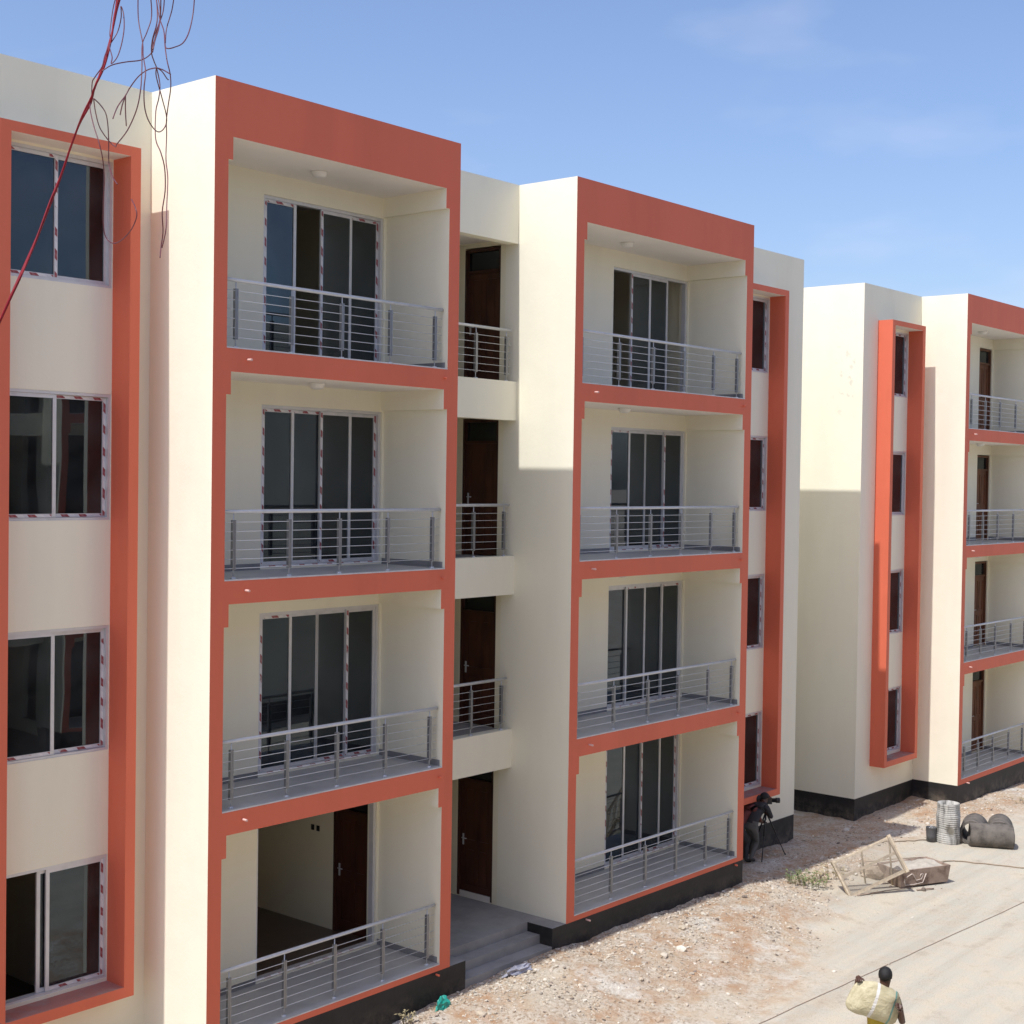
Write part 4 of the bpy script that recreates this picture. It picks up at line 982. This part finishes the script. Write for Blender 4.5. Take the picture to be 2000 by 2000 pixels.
MB().tube([(-.16,.03,.15),(-.24,.03,.16)], [.018,.024], 10).build('viewfinder', M_blackmetal, vc, (0,0,0), ra)

# ------------------------------------------------------------------ red electrical wires hanging near the camera
M_wire = surf('red_wire_insulation', (0.20, 0.006, 0.014), 0.55, 0.1, 30, 0.0, 40, spec=0.2)
M_wire2 = surf('dusty_red_wire_insulation', (0.11, 0.02, 0.03), 0.5, 0.1, 30, 0.0, 40)
WIRES={
'main1':[(-9.723, 13.463, 8.364), (-9.735, 13.464, 8.29), (-9.759, 13.487, 8.24), (-9.792, 13.514, 8.185), (-9.818, 13.533, 8.143), (-9.83, 13.529, 8.106), (-9.829, 13.497, 8.075), (-9.82, 13.449, 8.032), (-9.812, 13.401, 7.98), (-9.817, 13.368, 7.923), (-9.84, 13.357, 7.85), (-9.88, 13.362, 7.768), (-9.922, 13.379, 7.696), (-9.977, 13.365, 7.555)],
'main2':[(-9.72, 13.474, 8.362), (-9.714, 13.446, 8.329), (-9.724, 13.443, 8.28), (-9.749, 13.46, 8.227), (-9.78, 13.489, 8.179), (-9.808, 13.509, 8.136), (-9.818, 13.513, 8.108), (-9.816, 13.488, 8.089), (-9.81, 13.439, 8.045), (-9.801, 13.389, 7.99), (-9.804, 13.353, 7.93), (-9.824, 13.339, 7.864), (-9.863, 13.342, 7.778), (-9.907, 13.357, 7.702), (-9.963, 13.346, 7.563)],
'main3':[(-9.742, 13.5, 8.351), (-9.773, 13.524, 8.289), (-9.801, 13.554, 8.227), (-9.824, 13.564, 8.162), (-9.835, 13.545, 8.118), (-9.822, 13.515, 8.097), (-9.814, 13.462, 8.064), (-9.807, 13.42, 8.025), (-9.816, 13.398, 7.966), (-9.841, 13.399, 7.906), (-9.88, 13.414, 7.826), (-9.922, 13.428, 7.747), (-9.953, 13.428, 7.683), (-9.989, 13.382, 7.55)],
'spl1':[(-9.759, 13.516, 8.343), (-9.759, 13.499, 8.314), (-9.774, 13.509, 8.255), (-9.795, 13.542, 8.225), (-9.826, 13.569, 8.183), (-9.844, 13.586, 8.154), (-9.851, 13.574, 8.135), (-9.839, 13.545, 8.13), (-9.816, 13.509, 8.109)],
'loopA':[(-9.8, 13.585, 8.286), (-9.782, 13.56, 8.273), (-9.784, 13.551, 8.245), (-9.807, 13.56, 8.213), (-9.831, 13.593, 8.194), (-9.85, 13.63, 8.164), (-9.862, 13.645, 8.146), (-9.849, 13.645, 8.161), (-9.824, 13.623, 8.196), (-9.796, 13.591, 8.241), (-9.779, 13.564, 8.28), (-9.779, 13.556, 8.297)],
'hang1':[(-9.819, 13.512, 8.101), (-9.843, 13.544, 8.078), (-9.861, 13.585, 8.033), (-9.867, 13.613, 7.994), (-9.859, 13.614, 7.963), (-9.839, 13.59, 7.932), (-9.817, 13.555, 7.888), (-9.798, 13.528, 7.845), (-9.79, 13.527, 7.824), (-9.792, 13.555, 7.811), (-9.803, 13.602, 7.813), (-9.814, 13.649, 7.828), (-9.82, 13.674, 7.85), (-9.818, 13.665, 7.87), (-9.804, 13.633, 7.89)],
'hang2':[(-9.904, 13.649, 8.068), (-9.88, 13.619, 8.053), (-9.852, 13.592, 8.031), (-9.828, 13.586, 8.011), (-9.821, 13.601, 7.997), (-9.836, 13.629, 7.996), (-9.847, 13.679, 8.013), (-9.855, 13.72, 8.045), (-9.855, 13.733, 8.083), (-9.842, 13.718, 8.131), (-9.819, 13.686, 8.186), (-9.789, 13.659, 8.223), (-9.769, 13.646, 8.263), (-9.774, 13.647, 8.312)],
'hang3':[(-9.862, 13.586, 8.087), (-9.842, 13.583, 8.076), (-9.814, 13.559, 8.066), (-9.788, 13.528, 8.036), (-9.775, 13.51, 7.992), (-9.776, 13.515, 7.972), (-9.789, 13.547, 7.946), (-9.807, 13.589, 7.925)],
'cross':[(-9.933, 13.718, 8.102), (-9.915, 13.724, 8.117), (-9.878, 13.716, 8.133), (-9.834, 13.705, 8.149), (-9.804, 13.693, 8.17), (-9.799, 13.692, 8.184), (-9.807, 13.716, 8.208), (-9.826, 13.754, 8.227), (-9.848, 13.785, 8.264)],
'h4':[(-9.846, 13.709, 8.28), (-9.849, 13.715, 8.223), (-9.862, 13.748, 8.168), (-9.886, 13.784, 8.131), (-9.903, 13.816, 8.092), (-9.911, 13.823, 8.057), (-9.899, 13.809, 8.026), (-9.871, 13.785, 8.008), (-9.837, 13.764, 8.0), (-9.815, 13.755, 8.013), (-9.815, 13.762, 8.032), (-9.839, 13.78, 8.061), (-9.871, 13.805, 8.092), (-9.89, 13.832, 8.099)],
'h5':[(-9.893, 13.83, 8.242), (-9.914, 13.866, 8.195), (-9.925, 13.88, 8.163), (-9.924, 13.866, 8.137), (-9.905, 13.837, 8.123), (-9.877, 13.807, 8.117), (-9.857, 13.786, 8.115), (-9.851, 13.789, 8.084), (-9.867, 13.808, 8.051), (-9.895, 13.838, 8.016), (-9.918, 13.87, 7.957), (-9.922, 13.892, 7.927), (-9.911, 13.889, 7.9), (-9.89, 13.862, 7.866), (-9.869, 13.825, 7.835), (-9.851, 13.803, 7.801), (-9.852, 13.798, 7.771), (-9.868, 13.818, 7.749)],
'h6':[(-9.842, 13.759, 8.271), (-9.848, 13.78, 8.216), (-9.865, 13.819, 8.177), (-9.888, 13.855, 8.136), (-9.9, 13.878, 8.102), (-9.894, 13.88, 8.077), (-9.876, 13.857, 8.059), (-9.854, 13.82, 8.039), (-9.836, 13.79, 8.017), (-9.83, 13.783, 7.992), (-9.842, 13.798, 7.942), (-9.863, 13.833, 7.898), (-9.889, 13.866, 7.836), (-9.904, 13.885, 7.791), (-9.906, 13.876, 7.757)],
'h7':[(-9.811, 13.746, 8.282), (-9.808, 13.739, 8.247), (-9.826, 13.75, 8.213), (-9.857, 13.775, 8.173), (-9.881, 13.807, 8.14)],
'h8':[(-9.82, 13.791, 8.27), (-9.81, 13.769, 8.24), (-9.82, 13.766, 8.202), (-9.84, 13.79, 8.165)],
'h9':[(-9.819, 13.852, 8.258), (-9.823, 13.853, 8.215), (-9.846, 13.871, 8.169), (-9.879, 13.897, 8.136), (-9.91, 13.914, 8.118), (-9.924, 13.915, 8.112), (-9.917, 13.896, 8.12), (-9.895, 13.864, 8.147)],
'tail1':[(-9.914, 13.865, 8.088), (-9.901, 13.82, 8.095), (-9.889, 13.774, 8.093), (-9.887, 13.745, 8.078), (-9.897, 13.744, 8.06), (-9.925, 13.76, 8.031), (-9.955, 13.789, 7.998)],
'tail2':[(-9.962, 13.839, 8.031), (-9.952, 13.814, 8.02), (-9.931, 13.777, 8.012)],
'tail3':[(-9.963, 13.84, 8.031), (-9.952, 13.824, 8.01), (-9.929, 13.794, 7.989)],
'tw1':[(-9.926, 13.882, 8.083), (-9.909, 13.875, 8.081), (-9.88, 13.851, 8.078), (-9.854, 13.82, 8.087)],
'tw2':[(-9.862, 13.794, 8.112), (-9.853, 13.801, 8.109), (-9.859, 13.833, 8.094)],
'h10':[(-9.805, 13.712, 8.29), (-9.816, 13.739, 8.242), (-9.842, 13.772, 8.198), (-9.869, 13.798, 8.163), (-9.882, 13.808, 8.134)],
}

def smooth(P, n=5):
    P = [Vector(p) for p in P]; o = []
    for i in range(len(P)-1):
        a, b, c, d = P[max(i-1,0)], P[i], P[i+1], P[min(i+2,len(P)-1)]
        for k in range(n):
            t = k/n; o.append(0.5*((2*b)+(c-a)*t+(2*a-5*b+4*c-d)*t*t+(3*b-a-3*c+d)*t**3))
    return o+[P[-1]]
bw = WIRES['main1'][0]
wr = tag(empty('wire_bundle', bw), 'red electrical wires hanging loose in front of the upper left windows', 'wires')
for nme, pts in WIRES.items():
    q = [p-Vector(bw) for p in smooth(pts)]
    if nme.startswith('main'):
        MB().tube([tuple(p) for p in q], 0.0019, 6).build('wire', M_wire, wr)
        ph = len(nme); o2 = [tuple(p+Vector((.0026*math.sin(i*.25+ph), .0026*math.cos(i*.25), .002*math.sin(i*.2)))) for i, p in enumerate(q)]
        MB().tube(o2, 0.0016, 6).build('wire', M_wire, wr)
    else: MB().tube([tuple(p) for p in q], 0.00115, 6).build('wire', M_wire2, wr)
